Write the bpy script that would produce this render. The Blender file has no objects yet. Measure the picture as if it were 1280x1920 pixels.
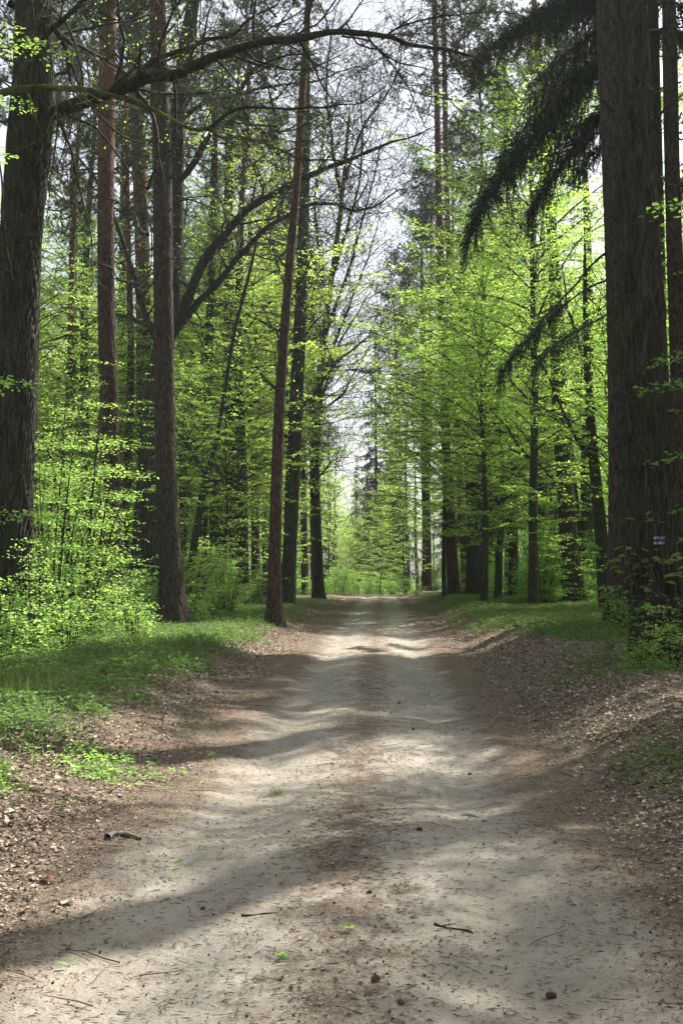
import bpy, math, time
import numpy as np
from math import radians as R_, sin, cos, pi
from mathutils import Vector
T0 = time.time()
sc = bpy.context.scene
COL = sc.collection

# ------------------------------------------------------------------ camera, sky, sun
F = 2300.0                      # focal length in photo pixels (photo 1280 x 1920)
CAMZ = 1.6
PITCH = math.atan(112 / F)      # horizon at row 1072
cam_d = bpy.data.cameras.new('camera')
cam_d.sensor_fit = 'VERTICAL'; cam_d.sensor_height = 24.0
cam_d.lens = 24.0 * F / 1920.0
cam_d.clip_start = 0.05; cam_d.clip_end = 3000
cam = bpy.data.objects.new('camera', cam_d); COL.objects.link(cam)
cam.location = (0, 0, CAMZ); cam.rotation_euler = (pi / 2 + PITCH, 0, 0)
sc.camera = cam

SUN_AZ, SUN_EL = 43.0, 50.0     # degrees to the right of the view, above the horizon
w = bpy.data.worlds.new('World'); sc.world = w; w.use_nodes = True
nt = w.node_tree; bg = nt.nodes['Background']
sky = nt.nodes.new('ShaderNodeTexSky'); sky.sky_type = 'NISHITA'; sky.sun_disc = False
sky.sun_elevation = R_(SUN_EL); sky.sun_rotation = R_(SUN_AZ)
sky.air_density = 1.0; sky.dust_density = 3.0; sky.ozone_density = 1.0
hsv = nt.nodes.new('ShaderNodeHueSaturation'); hsv.inputs['Saturation'].default_value = .45; hsv.inputs['Value'].default_value = 1.15
nt.links.new(sky.outputs[0], hsv.inputs['Color']); nt.links.new(hsv.outputs[0], bg.inputs[0]); bg.inputs[1].default_value = 0.082
sl = bpy.data.lights.new('sun', 'SUN'); sl.energy = 5.0; sl.angle = R_(0.53); sl.color = (1.0, 0.95, 0.88)
so = bpy.data.objects.new('sun', sl); COL.objects.link(so)
sdir = Vector((sin(R_(SUN_AZ)) * cos(R_(SUN_EL)), cos(R_(SUN_AZ)) * cos(R_(SUN_EL)), sin(R_(SUN_EL))))
so.rotation_euler = sdir.to_track_quat('Z', 'Y').to_euler(); so.location = (20, 20, 40)
sc.view_settings.view_transform = 'Standard'; sc.view_settings.look = 'None'
sc.view_settings.exposure = 1.4; sc.view_settings.gamma = 1.0
cy = sc.cycles
cy.max_bounces = 7; cy.diffuse_bounces = 4; cy.glossy_bounces = 2; cy.transmission_bounces = 5
cy.transparent_max_bounces = 4; cy.caustics_reflective = False; cy.caustics_refractive = False
cy.sample_clamp_indirect = 4.0

# ------------------------------------------------------------------ helpers
def px(u, v, Y):
    """the world point that lies Y metres down the track at photo pixel (u, v)"""
    vy = (960.0 - v) / F
    s = Y / (cos(PITCH) - sin(PITCH) * vy)
    return np.array([(u - 640.0) / F * s, Y, CAMZ + (sin(PITCH) + cos(PITCH) * vy) * s])

def sstep(x, a, b):
    t = np.clip((np.asarray(x, float) - a) / (b - a), 0, 1); return t * t * (3 - 2 * t)

def vnoise(x, y, seed=0):
    x = np.asarray(x, float); y = np.asarray(y, float)
    xi = np.floor(x).astype(np.int64); yi = np.floor(y).astype(np.int64)
    fx = x - xi; fy = y - yi; fx = fx * fx * (3 - 2 * fx); fy = fy * fy * (3 - 2 * fy)
    def h(a, b):
        n = (a * 374761393 + b * 668265263 + seed * 982451653) & 0x7fffffff
        n = ((n ^ (n >> 13)) * 1274126177) & 0x7fffffff
        return ((n ^ (n >> 16)) & 0xffff) / 65535.0
    return ((h(xi, yi) * (1 - fx) + h(xi + 1, yi) * fx) * (1 - fy) + (h(xi, yi + 1) * (1 - fx) + h(xi + 1, yi + 1) * fx) * fy) * 2 - 1

def fbm(x, y, seed=0, o=4):
    s = 0; a = 1.0
    for k in range(o):
        s = s + a * vnoise(np.asarray(x) * 2 ** k, np.asarray(y) * 2 ** k, seed + k * 7); a *= .5
    return s / 1.9

def road_cx(y):
    y = np.asarray(y, float)
    return -0.18 + 0.0337 * y - 0.004 * np.clip(y - 78, 0, 60) ** 2

def ground_z(x, y):
    x = np.asarray(x, float); y = np.asarray(y, float)
    u = x - road_cx(y); a = np.abs(u)
    ed = 1.55 + .25 * vnoise(y * .35, u * 0 + 3, 5)
    hb = np.where(u > 0, .40, .24) * (1 - .35 * sstep(y, 40, 80))
    z = sstep(a, ed, ed + 1.7) * hb
    onr = 1 - sstep(a, 1.6, 2.4)
    z = z - .055 * np.exp(-((a - .82) / .3) ** 2) * onr
    z = z + onr * (.035 * np.sin(y * 1.15 + .4 * u + 1.5 * vnoise(y * .2, u * .3, 9)) + .03 * vnoise(u * 1.3, y * 1.0, 11) + .018 * fbm(u * 4, y * 3.4, 13, 3) + .009 * fbm(u * 13, y * 11, 14, 2))
    z = z + (1 - onr) * (.09 * fbm(x * .35, y * .3, 17, 4) + .02 * vnoise(x * 3, y * 3, 19))
    z = z + .25 * sstep(a, 6, 25) * vnoise(x * .06, y * .06, 23)
    z = z - 1.6 * sstep(y, 84, 130)
    return z

class MB:
    def __init__(s): s.v = []; s.n = 0; s.f = {3: [], 4: []}
    def add(s, v, f, mat=0, smooth=False):
        v = np.asarray(v, np.float32).reshape(-1, 3); f = np.asarray(f, np.int64)
        s.v.append(v); s.f[f.shape[1]].append((f + s.n, mat, smooth)); s.n += len(v)
    def mesh(s, name, mats):
        me = bpy.data.meshes.new(name)
        if s.n == 0: return me
        V = np.concatenate(s.v); me.vertices.add(len(V)); me.vertices.foreach_set('co', V.ravel())
        idx = []; tot = []; mi = []; sm = []
        for k in (4, 3):
            for f, m, sh in s.f[k]:
                idx.append(f.ravel()); tot.append(np.full(len(f), k)); mi.append(np.full(len(f), m)); sm.append(np.full(len(f), sh))
        idx = np.concatenate(idx).astype(np.int32); tot = np.concatenate(tot).astype(np.int32)
        st = np.concatenate([[0], np.cumsum(tot)[:-1]]).astype(np.int32)
        me.loops.add(len(idx)); me.loops.foreach_set('vertex_index', idx)
        me.polygons.add(len(tot)); me.polygons.foreach_set('loop_start', st); me.polygons.foreach_set('loop_total', tot)
        me.polygons.foreach_set('material_index', np.concatenate(mi).astype(np.int32))
        me.polygons.foreach_set('use_smooth', np.concatenate(sm).astype(bool))
        for m in (mats if isinstance(mats, (list, tuple)) else [mats]): me.materials.append(m)
        me.update(calc_edges=True)
        return me

def obj(name, data, parent=None, loc=(0, 0, 0)):
    o = bpy.data.objects.new(name, data); COL.objects.link(o); o.location = loc
    if parent is not None: o.parent = parent
    return o

def tag(o, label=None, cat=None, group=None, kind=None):
    if label: o['label'] = label
    if cat: o['category'] = cat
    if group: o['group'] = group
    if kind: o['kind'] = kind
    return o

def resample(P, n):
    """smooth curve through the points P (Catmull-Rom), n points"""
    P = np.asarray(P, float)
    if len(P) < 3:
        t = np.linspace(0, 1, n)[:, None]; return P[0] * (1 - t) + P[-1] * t
    d = np.concatenate([[0], np.cumsum(np.linalg.norm(np.diff(P[:, :3], axis=0), axis=1))])
    Q = np.vstack([2 * P[0] - P[1], P, 2 * P[-1] - P[-2]])
    s = np.linspace(0, d[-1], n); i = np.clip(np.searchsorted(d, s, 'right') - 1, 0, len(P) - 2)
    t = ((s - d[i]) / np.maximum(d[i + 1] - d[i], 1e-9))[:, None]
    a, b, c, e = Q[i], Q[i + 1], Q[i + 2], Q[i + 3]
    return .5 * (2 * b + (c - a) * t + (2 * a - 5 * b + 4 * c - e) * t * t + (3 * b - 3 * c + e - a) * t ** 3)

def frames(P):
    T = np.gradient(P, axis=0); T /= np.linalg.norm(T, axis=1)[:, None] + 1e-9
    ref = np.array([1., 0, 0]) if abs(T[0][0]) < .9 else np.array([0, 1., 0])
    if np.ptp(T[:, 0]) > 1: ref = np.array([0.13, .9, .2])
    A = ref[None] - T * (T @ ref)[:, None]; A /= np.linalg.norm(A, axis=1)[:, None] + 1e-9
    return T, A, np.cross(T, A)

_FC = {}
def tube_faces(n, k):
    if (n, k) not in _FC:
        i = np.arange(n - 1)[:, None] * k; j = np.arange(k)[None]; j2 = (j + 1) % k
        _FC[(n, k)] = np.stack([(i + j).ravel(), (i + j2).ravel(), (i + k + j2).ravel(), (i + k + j).ravel()], 1)
    return _FC[(n, k)]

def tube(mb, P, r, k=5, mat=0):
    P = np.asarray(P, float); r = np.broadcast_to(np.asarray(r, float), (len(P),))
    T, A, B = frames(P); th = np.arange(k) * 2 * pi / k
    V = P[:, None] + r[:, None, None] * (A[:, None] * np.cos(th)[None, :, None] + B[:, None] * np.sin(th)[None, :, None])
    mb.add(V.reshape(-1, 3), tube_faces(len(P), k), mat, True)

def bark_tube(mb, P, r, k, amp=.05, seed=1, flare=.5, kind='oak', mat=0, dens=.05, base=True):
    """tapered trunk with ridged bark modelled in its surface and root buttresses"""
    P = np.asarray(P, float); L = np.linalg.norm(np.diff(P, axis=0), axis=1).sum()
    n = int(max(8, L / dens)); Q = resample(np.column_stack([P, r]), n); P, r = Q[:, :3], Q[:, 3]
    T, A, B = frames(P); th = np.arange(k) * 2 * pi / k
    h = np.linspace(0, L, n)[:, None]; TH = th[None]
    R0 = r[:, None] * np.ones_like(TH)
    g = np.random.default_rng(seed)
    if base:
        nl = 5 + seed % 3; ph = g.uniform(0, 6)
        R0 = R0 * (1 + flare * np.exp(-h / .35) * (.75 + .45 * np.cos(nl * TH + ph + .6 * np.sin(TH)) + .3 * np.cos(2 * TH + ph)) + .12 * np.exp(-h / 1.5))
    X = TH / (2 * pi); per = k
    def pn(fx, fh, s):           # noise that closes round the trunk
        a = np.cos(TH) * fx + 50; b = np.sin(TH) * fx
        return vnoise(a + h * fh * .7, b * 1.0 + 20 + h * fh, s)
    if kind == 'oak':
        wob = .35 * pn(1.2, 1.0, seed) + .15 * pn(3, 3, seed + 1)
        kk = max(9, int(2 * pi * r[0] / .075))
        d = np.abs(np.sin(.5 * kk * (TH + wob * .5)))**.7 - .6 + .35 * pn(9, 5, seed + 3)
    elif kind == 'pine':
        d = -np.abs(pn(5.5, 3.0, seed)) ** .6 + .4 * pn(10, 9, seed + 2)
        d = d * (1 - .7 * sstep(h, 8, 13))
    else:
        d = .5 * pn(2, 1, seed)
    R0 = R0 * (1 + amp * d + .04 * pn(.8, .35, seed + 9))
    V = P[:, None] + R0[..., None] * (A[:, None] * np.cos(th)[None, :, None] + B[:, None] * np.sin(th)[None, :, None])
    mb.add(V.reshape(-1, 3), tube_faces(n, k), mat, True)

def unit(v): return v / (np.linalg.norm(v, axis=-1, keepdims=True) + 1e-9)

def leaves(mb, P, D, N, S, mat=0, wr=.62, shape='diamond', fold=.12):
    """leaf blades: base point P, direction D, normal N, length S"""
    P = np.asarray(P, np.float32); m = len(P)
    if m == 0: return
    S = np.broadcast_to(np.asarray(S, np.float32), (m,))[:, None]
    D = unit(D); N = unit(N - D * (N * D).sum(1, keepdims=True)); W = np.cross(D, N)
    if shape == 'diamond':
        V = np.stack([P, P + D * S * .5 + W * S * wr * .5 + N * S * fold, P + D * S, P + D * S * .5 - W * S * wr * .5 + N * S * fold], 1)
        f = np.arange(m)[:, None] * 4 + np.arange(4)[None]
        mb.add(V, f, mat)
    elif shape == 'leaf':
        V = np.stack([P, P + D * S * .33 + W * S * wr * .48 + N * S * fold, P + D * S * .72 + W * S * wr * .36 + N * S * fold * .6, P + D * S - N * S * fold * .7,
                      P + D * S * .72 - W * S * wr * .36 + N * S * fold * .6, P + D * S * .33 - W * S * wr * .48 + N * S * fold, P + D * S * .55 - N * S * .02], 1)
        b = np.arange(m)[:, None] * 7
        f = np.concatenate([b + np.array([[0, 1, 2, 6]]), b + np.array([[6, 2, 3, 4]]), b + np.array([[0, 6, 4, 5]])], 0)
        mb.add(V, f, mat)
    else:  # needle: thin triangle
        V = np.stack([P - W * S * wr * .5, P + W * S * wr * .5, P + D * S], 1)
        mb.add(V, np.arange(m)[:, None] * 3 + np.arange(3)[None], mat)

def rdir(g, n, zlo=-1, zhi=1):
    z = g.uniform(zlo, zhi, n); a = g.uniform(0, 2 * pi, n); s = np.sqrt(1 - z * z)
    return np.column_stack([s * np.cos(a), s * np.sin(a), z])

# ------------------------------------------------------------------ materials
class NT:
    def __init__(s, name):
        s.m = bpy.data.materials.new(name); s.m.use_nodes = True; s.t = s.m.node_tree; s.t.nodes.clear()
        s.out = s.n('OutputMaterial')
    def n(s, kind, **kw):
        nd = s.t.nodes.new('ShaderNode' + kind)
        for k, v in kw.items():
            if k.startswith('i_'):
                key = k[2:]; key = int(key) if key.isdigit() else key.replace('_', ' ')
                if hasattr(v, 'is_output'): s.t.links.new(v, nd.inputs[key])
                else: nd.inputs[key].default_value = v
            else: setattr(nd, k, v)
        return nd
    def link(s, a, b): s.t.links.new(a, b)
    def math(s, op, a, b=0.0, c=None, clamp=False):
        nd = s.n('Math', operation=op, i_0=a, i_1=b); nd.use_clamp = clamp
        if c is not None:
            if hasattr(c, 'is_output'): s.link(c, nd.inputs[2])
            else: nd.inputs[2].default_value = c
        return nd.outputs[0]
    def noise(s, vec, scale, detail=4, rough=.6, dist=0):
        return s.n('TexNoise', i_Vector=vec, i_Scale=scale, i_Detail=detail, i_Roughness=rough, i_Distortion=dist).outputs[0]
    def ramp(s, fac, stops):
        nd = s.n('ValToRGB', i_Fac=fac); cr = nd.color_ramp
        while len(cr.elements) < len(stops): cr.elements.new(.5)
        for e, (p, c) in zip(cr.elements, stops):
            e.position = p; e.color = (c, c, c, 1) if isinstance(c, (int, float)) else (*c, 1)
        return nd.outputs[0]
    def mix(s, f, a, b, mode='MIX'):
        nd = s.n('MixRGB', blend_type=mode)
        for k, v in (('Fac', f), ('Color1', a), ('Color2', b)):
            if hasattr(v, 'is_output'): s.link(v, nd.inputs[k])
            else: nd.inputs[k].default_value = v if k == 'Fac' else (*v, 1)
        return nd.outputs[0]
    def step(s, v, a, b):
        return s.n('MapRange', interpolation_type='SMOOTHSTEP', i_Value=v, i_1=a, i_2=b, i_3=0.0, i_4=1.0).outputs[0]
    def pri(s, col, rough=.8, normal=None, spec=.3):
        p = s.n('BsdfPrincipled'); 
        if hasattr(col, 'is_output'): s.link(col, p.inputs['Base Color'])
        else: p.inputs['Base Color'].default_value = (*col, 1)
        if hasattr(rough, 'is_output'): s.link(rough, p.inputs['Roughness'])
        else: p.inputs['Roughness'].default_value = rough
        p.inputs['Specular IOR Level'].default_value = spec
        if normal is not None: s.link(normal, p.inputs['Normal'])
        s.link(p.outputs[0], s.out.inputs[0]); return p
    def bump(s, h, strength=.5, dist=.02, normal=None):
        b = s.n('Bump', i_Height=h, i_Strength=strength, i_Distance=dist)
        if normal is not None: s.link(normal, b.inputs['Normal'])
        return b.outputs[0]

def leaf_mat(name, c1, c2, tc, trans=.5, var=.35, gloss=.025):
    """thin leaf: reflects c1..c2 and lets light of colour tc through"""
    m = NT(name)
    ri = m.n('NewGeometry').outputs['Random Per Island']; ro = m.n('ObjectInfo').outputs['Random']
    f = m.math('ADD', m.math('MULTIPLY', ri, .7), m.math('MULTIPLY', ro, .3))
    col = m.mix(f, c1, c2)
    hs = m.n('HueSaturation', i_Hue=m.math('ADD', .5 - .012, m.math('MULTIPLY', ro, .024)), i_Saturation=1.0,
             i_Value=m.math('ADD', 1 - var / 2, m.math('MULTIPLY', ri, var)), i_Color=col)
    d = m.n('BsdfDiffuse', i_Color=hs.outputs[0])
    th = m.n('HueSaturation', i_Hue=m.math('ADD', .5 - .012, m.math('MULTIPLY', ro, .024)), i_Saturation=1.0,
             i_Value=m.math('ADD', 1 - var / 2, m.math('MULTIPLY', ri, var)), i_Color=(*tc, 1))
    tr = m.n('BsdfTranslucent', i_Color=th.outputs[0])
    mx = m.n('MixShader', i_Fac=trans); m.link(d.outputs[0], mx.inputs[1]); m.link(tr.outputs[0], mx.inputs[2])
    gl = m.n('BsdfGlossy', i_Color=(1, 1, 1, 1), i_Roughness=.6)
    m2 = m.n('MixShader', i_Fac=gloss); m.link(mx.outputs[0], m2.inputs[1]); m.link(gl.outputs[0], m2.inputs[2])
    m.link(m2.outputs[0], m.out.inputs[0]); return m.m

M = {}
M['beech'] = leaf_mat('beech_leaf', (.11, .20, .03), (.15, .245, .045), (.52, .74, .13), .62)
M['beech_far'] = M['beech']
M['shrub'] = leaf_mat('shrub_leaf', (.12, .22, .035), (.15, .26, .055), (.42, .66, .13), .57)
M['dark_leaf'] = leaf_mat('ivy_leaf', (.05, .12, .025), (.08, .17, .035), (.22, .42, .06), .45)
M['herb'] = leaf_mat('herb_leaf', (.05, .10, .025), (.11, .175, .04), (.20, .32, .06), .4, .7)
M['grass'] = leaf_mat('grass_blade', (.06, .105, .022), (.13, .185, .045), (.22, .32, .06), .4, .7)
M['dry_grass'] = leaf_mat('dry_grass', (.35, .30, .15), (.45, .38, .2), (.35, .3, .12), .3)
M['pine_needle'] = leaf_mat('pine_needle', (.025, .048, .024), (.045, .075, .036), (.07, .11, .03), .25)
M['spruce_needle'] = leaf_mat('spruce_needle', (.010, .024, .012), (.022, .044, .018), (.03, .055, .012), .15)
M['dead_leaf'] = leaf_mat('dead_leaf', (.09, .065, .048), (.46, .385, .30), (.25, .17, .1), .18, .8)
M['pale_leaf'] = leaf_mat('pale_dead_leaf', (.42, .32, .22), (.55, .45, .34), (.3, .2, .1), .1, .3)

def bark_mat(name, dark, light, moss=(.05, .075, .02), mossamt=.0, orange=None, zo=(7, 12), scale=1.0, stretch=.18, bump=1.0):
    m = NT(name); tc = m.n('TexCoord').outputs['Object']
    wv = m.n('VectorMath', operation='MULTIPLY_ADD', i_0=m.n('TexNoise', i_Vector=tc, i_Scale=5.0 * scale, i_Detail=3.0).outputs[1], i_1=(.16, .16, .3), i_2=tc).outputs[0]
    mp = m.n('Mapping', i_Vector=wv, i_Scale=(1, 1, stretch)).outputs[0]
    n1 = m.noise(mp, 22 * scale, 6, .65, .4); n2 = m.noise(mp, 7 * scale, 3, .6); n3 = m.noise(tc, 60 * scale, 3, .7)
    vo = m.n('TexVoronoi', feature='DISTANCE_TO_EDGE', i_Vector=mp, i_Scale=16 * scale).outputs['Distance']
    crack = m.step(vo, 0.0, .16)
    h = m.math('ADD', m.math('MULTIPLY', crack, .6), m.math('ADD', n1, m.math('MULTIPLY', n3, .3)))
    col = m.mix(m.ramp(n1, [(.38, 0.0), (.64, 1.0)]), dark, light)
    col = m.mix(m.math('MULTIPLY', m.math('SUBTRACT', 1.0, crack), m.math('MULTIPLY', n2, .7)), col, tuple(c * .45 for c in dark))
    col = m.mix(.35, col, m.ramp(n2, [(.3, .35), (.7, 1.0)]), 'MULTIPLY')
    if orange:
        z = m.n('SeparateXYZ', i_Vector=tc).outputs[2]
        zz = m.math('ADD', z, m.math('MULTIPLY', m.noise(tc, 1.2, 3), 5.0))
        oc = m.mix(m.ramp(n1, [(.35, 0.0), (.65, 1.0)]), tuple(c * .6 for c in orange), orange)
        col = m.mix(m.step(zz, zo[0] + 2.5, zo[1] + 2.5), col, oc)
    if mossamt > 0:
        mm = m.math('MULTIPLY', m.step(m.noise(tc, 1.7, 5, .7), .62 - mossamt * .3, .75 - mossamt * .2), .85)
        col = m.mix(mm, col, m.mix(n3, tuple(c * .5 for c in moss), moss))
    m.pri(col, .9, m.bump(h, .9 * bump, .03), .15); return m.m
M['oak_bark'] = bark_mat('oak_bark', (.022, .021, .016), (.10, .095, .072), mossamt=.45, scale=.8, stretch=.12)
M['oak_warm'] = bark_mat('warm_oak_bark', (.026, .02, .015), (.095, .086, .070), mossamt=.25, scale=.8, stretch=.12)
M['pine_bark'] = bark_mat('pine_bark', (.038, .026, .02), (.135, .09, .065), orange=(.20, .105, .066), zo=(9, 14), scale=.7, stretch=.3)
M['grey_pine'] = bark_mat('grey_pine_bark', (.036, .027, .021), (.112, .088, .07), orange=(.19, .12, .085), zo=(13, 20), scale=.7, stretch=.3)
M['beech_bark'] = bark_mat('beech_bark', (.025, .026, .02), (.075, .07, .055), mossamt=.6, scale=.5, stretch=.6, bump=.3)
M['spruce_bark'] = bark_mat('spruce_bark', (.045, .033, .027), (.12, .09, .075), scale=1.0, stretch=.5)
M['twig'] = bark_mat('twig_bark', (.028, .024, .018), (.07, .058, .042), mossamt=.25, scale=.8, stretch=.5, bump=.3)
M['moss_limb'] = bark_mat('mossy_bark', (.04, .04, .02), (.10, .09, .05), moss=(.16, .19, .03), mossamt=.95, scale=.8, stretch=.5)

def ground_mat():
    m = NT('forest_floor'); tc = m.n('TexCoord').outputs['Object']
    s = m.n('SeparateXYZ', i_Vector=tc); X, Y = s.outputs[0], s.outputs[1]
    u = m.math('SUBTRACT', X, m.math('SUBTRACT', m.math('MULTIPLY', Y, .0337), .18))
    a = m.math('ABSOLUTE', u)
    nb = m.noise(tc, 1.3, 5, .65); nm = m.noise(tc, 6, 6, .7); nf = m.noise(tc, 45, 5, .75); nt_ = m.noise(tc, 140, 3, .7)
    sand = m.mix(m.ramp(nb, [(.35, 0.0), (.65, 1.0)]), (.34, .302, .25), (.47, .425, .36))
    sand = m.mix(m.ramp(nm, [(.3, 0.0), (.7, 1.0)]), m.mix(.5, sand, (.24, .21, .17)), sand)
    sand = m.mix(.30, sand, m.ramp(nf, [(.3, .45), (.6, 1.0)]), 'MULTIPLY')
    sand = m.mix(m.math('MULTIPLY', m.ramp(m.noise(tc, 3.1, 8, .78, .6), [(.48, 0.0), (.62, 1.0)]), .65), sand, (.20, .17, .135))
    rut = m.math('SUBTRACT', 1.0, m.step(m.math('ABSOLUTE', m.math('SUBTRACT', a, .8)), .12, .4))
    sand = m.mix(m.math('MULTIPLY', rut, m.math('MULTIPLY', nb, .8)), sand, (.31, .28, .235))
    # debris trodden into the sand: dark bits, more of them on the crown between the ruts and near the edges
    vo = m.n('TexVoronoi', i_Vector=tc, i_Scale=38.0, i_Randomness=1.0)
    ctr = m.math('SUBTRACT', 1.0, m.step(a, .12, .5))
    edg = m.step(a, .95, 1.7)
    lit = m.math('MAXIMUM', m.math('MULTIPLY', ctr, .9), edg)
    thr = m.math('ADD', .055, m.math('MULTIPLY', m.math('MULTIPLY', lit, nb), .35))
    spk = m.math('SUBTRACT', 1.0, m.step(m.math('SUBTRACT', vo.outputs['Distance'], thr), 0.0, .10))
    spk = m.math('MULTIPLY', spk, m.step(m.noise(tc, 9, 4, .7), .42, .58))
    debris = m.mix(nt_, (.07, .045, .03), (.20, .135, .085))
    col = m.mix(m.math('MULTIPLY', spk, .8), sand, debris)
    straw = m.math('MULTIPLY', m.step(m.noise(tc, 4.5, 9, .85, .5), .50, .60), m.step(m.math('ADD', lit, m.math('MULTIPLY', nb, .9)), .55, 1.0))
    col = m.mix(m.math('MULTIPLY', straw, .85), col, m.mix(nf, (.075, .05, .035), (.26, .19, .13)))
    # litter soil at the sides
    ne = m.noise(tc, 2.6, 8, .8, .4)
    em = m.step(m.math('ADD', m.math('SUBTRACT', a, m.math('MULTIPLY', m.math('SUBTRACT', 1.0, m.step(Y, 4.5, 9.0)), .32)), m.math('MULTIPLY', m.math('SUBTRACT', ne, .5), 1.5)), 0.85, 1.3)
    cm = m.math('MULTIPLY', m.step(m.math('SUBTRACT', .31, m.math('ADD', a, m.math('MULTIPLY', m.math('SUBTRACT', .55, ne), 1.8))), 0.0, .22), .75)
    soil = m.mix(m.ramp(nf, [(.3, 0.0), (.7, 1.0)]), (.07, .052, .038), (.24, .185, .138))
    soil = m.mix(m.ramp(m.noise(tc, 90, 3, .6), [(.55, 0.0), (.7, 1.0)]), soil, (.42, .34, .265))
    col = m.mix(m.math('MAXIMUM', em, cm), col, soil)
    # green tint of seedlings and moss away from the track
    gm = m.math('MULTIPLY', m.math('MAXIMUM', m.step(m.math('ADD', a, m.math('MULTIPLY', m.math('SUBTRACT', nb, .5), 3.0)), 3.0, 5.0), m.step(Y, 84.0, 110.0)), .65)
    gm = m.math('MAXIMUM', gm, m.step(Y, 90.0, 120.0))
    col = m.mix(gm, col, m.mix(nf, (.03, .05, .014), (.08, .12, .03)))
    h = m.math('ADD', m.math('MULTIPLY', nm, 1.2), m.math('ADD', m.math('MULTIPLY', nf, .45), m.math('MULTIPLY', nt_, .12)))
    h = m.math('ADD', h, m.math('MULTIPLY', spk, .12))
    m.pri(col, .95, m.bump(h, .95, .045), .1); return m.m
M['ground'] = ground_mat()

# ------------------------------------------------------------------ ground and track
def grid(xs, ys, zoff=0, fx=None):
    Xg, Yg = np.meshgrid(xs, ys)
    if fx is not None: Xg = fx(Xg, Yg)
    Z = ground_z(Xg, Yg) + zoff
    V = np.stack([Xg, Yg, Z], -1).reshape(-1, 3); nx = len(xs); ny = len(ys)
    i = (np.arange(ny - 1)[:, None] * nx + np.arange(nx - 1)[None]).ravel()
    return V, np.stack([i, i + 1, i + nx + 1, i + nx], 1)
ys = np.concatenate([np.linspace(-60, 2, 30, endpoint=False), 2 + np.cumsum(np.geomspace(.045, 1.2, 330))]); ys = np.concatenate([ys[ys < 200], np.linspace(202, 900, 40)])
xp = np.concatenate([np.linspace(0, 4, 90), 4 + np.cumsum(np.geomspace(.06, 40, 70))]); xs = np.concatenate([-xp[::-1][:-1], xp])
mb = MB(); V, f = grid(xs, ys, 0, lambda X, Y: X + road_cx(np.clip(Y, 0, 78))); mb.add(V, f, 0, True)
ground = obj('ground', mb.mesh('ground', M['ground'])); tag(ground, kind='structure')
g = np.random.default_rng(5)
yr = np.concatenate([np.linspace(-8, 2, 20, endpoint=False), 2 + np.cumsum(np.geomspace(.02, .6, 520))]); yr = yr[yr < 96]
mb = MB(); xr = np.linspace(-1, 1, 150)
V, f = grid(xr, yr, .004, lambda X, Y: X * (1.62 + .16 * vnoise(Y * .9, np.sign(X) * 3, 31)) + road_cx(Y)); mb.add(V, f, 0, True)
road = obj('road', mb.mesh('road', M['ground'])); tag(road, kind='structure')

# ------------------------------------------------------------------ foliage builders
def limb_path(g, p0, az, el0, L, n=7, droop=30, wob=.12):
    el = np.radians(el0 - droop * np.linspace(0, 1, n) ** .8); a = az + np.cumsum(g.normal(0, wob, n))
    d = np.column_stack([np.cos(a) * np.cos(el), np.sin(a) * np.cos(el), np.sin(el)]) * (L / (n - 1))
    return np.vstack([p0, p0 + np.cumsum(d[:-1], 0)])

def leafy_limb(g, lf, P, L, step=.28, ls=.10, tw=1.0, gap=.07, flat=.35, t0=.15, tmb=None, tr=.006):
    """leaves set in flat sprays along a limb; collects them in lf"""
    n = len(P); s = 1
    for t in np.arange(t0, 1.02, step / L):
        t = min(t, 1) * (n - 1); i = min(int(t), n - 2); q = P[i] + (P[i + 1] - P[i]) * (t - i)
        d = P[i + 1] - P[i]; az = math.atan2(d[1], d[0]) + s * g.uniform(.5, 1.2); s = -s
        if t > n - 1.3: az = math.atan2(d[1], d[0]) + g.uniform(-.3, .3)
        TL = tw * (.3 + .33 * L * (1 - t / (n - 1))) * g.uniform(.55, 1.25); el = g.uniform(-.2, .22)
        D = np.array([cos(az) * cos(el), sin(az) * cos(el), sin(el)])
        m = max(3, int(TL / gap * g.uniform(.7, 1.2))); k = g.uniform(.05, 1, m) ** .85
        c = q + D * TL * k[:, None]; c[:, 2] -= .12 * TL * k ** 2
        sd = np.where(np.arange(m) % 2 == 0, 1, -1)[:, None]
        W = np.array([-sin(az), cos(az), 0])
        c = c + W * sd * g.uniform(0, .04 + .24 * min(TL, 1.3), m)[:, None] + g.normal(0, .02, (m, 3))
        dd = unit(D * .6 + W * sd * .8 + g.normal(0, .25, (m, 3)))
        nn = np.array([0, 0, 1.]) + g.normal(0, flat, (m, 3))
        lf.append((c, dd, nn, ls * g.uniform(.6, 1.15, m)))
        if tmb is not None and TL > .35: tube(tmb, np.array([q, q + D * TL * .5 + [0, 0, -.02], q + D * TL + [0, 0, -.12 * TL]]), [tr * 1.2, tr, tr * .4], 3, 0)

def flush(mb, lf, mat, **k):
    if lf: leaves(mb, *[np.concatenate([x[j] for x in lf]) for j in range(4)], mat=mat, **k)

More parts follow.
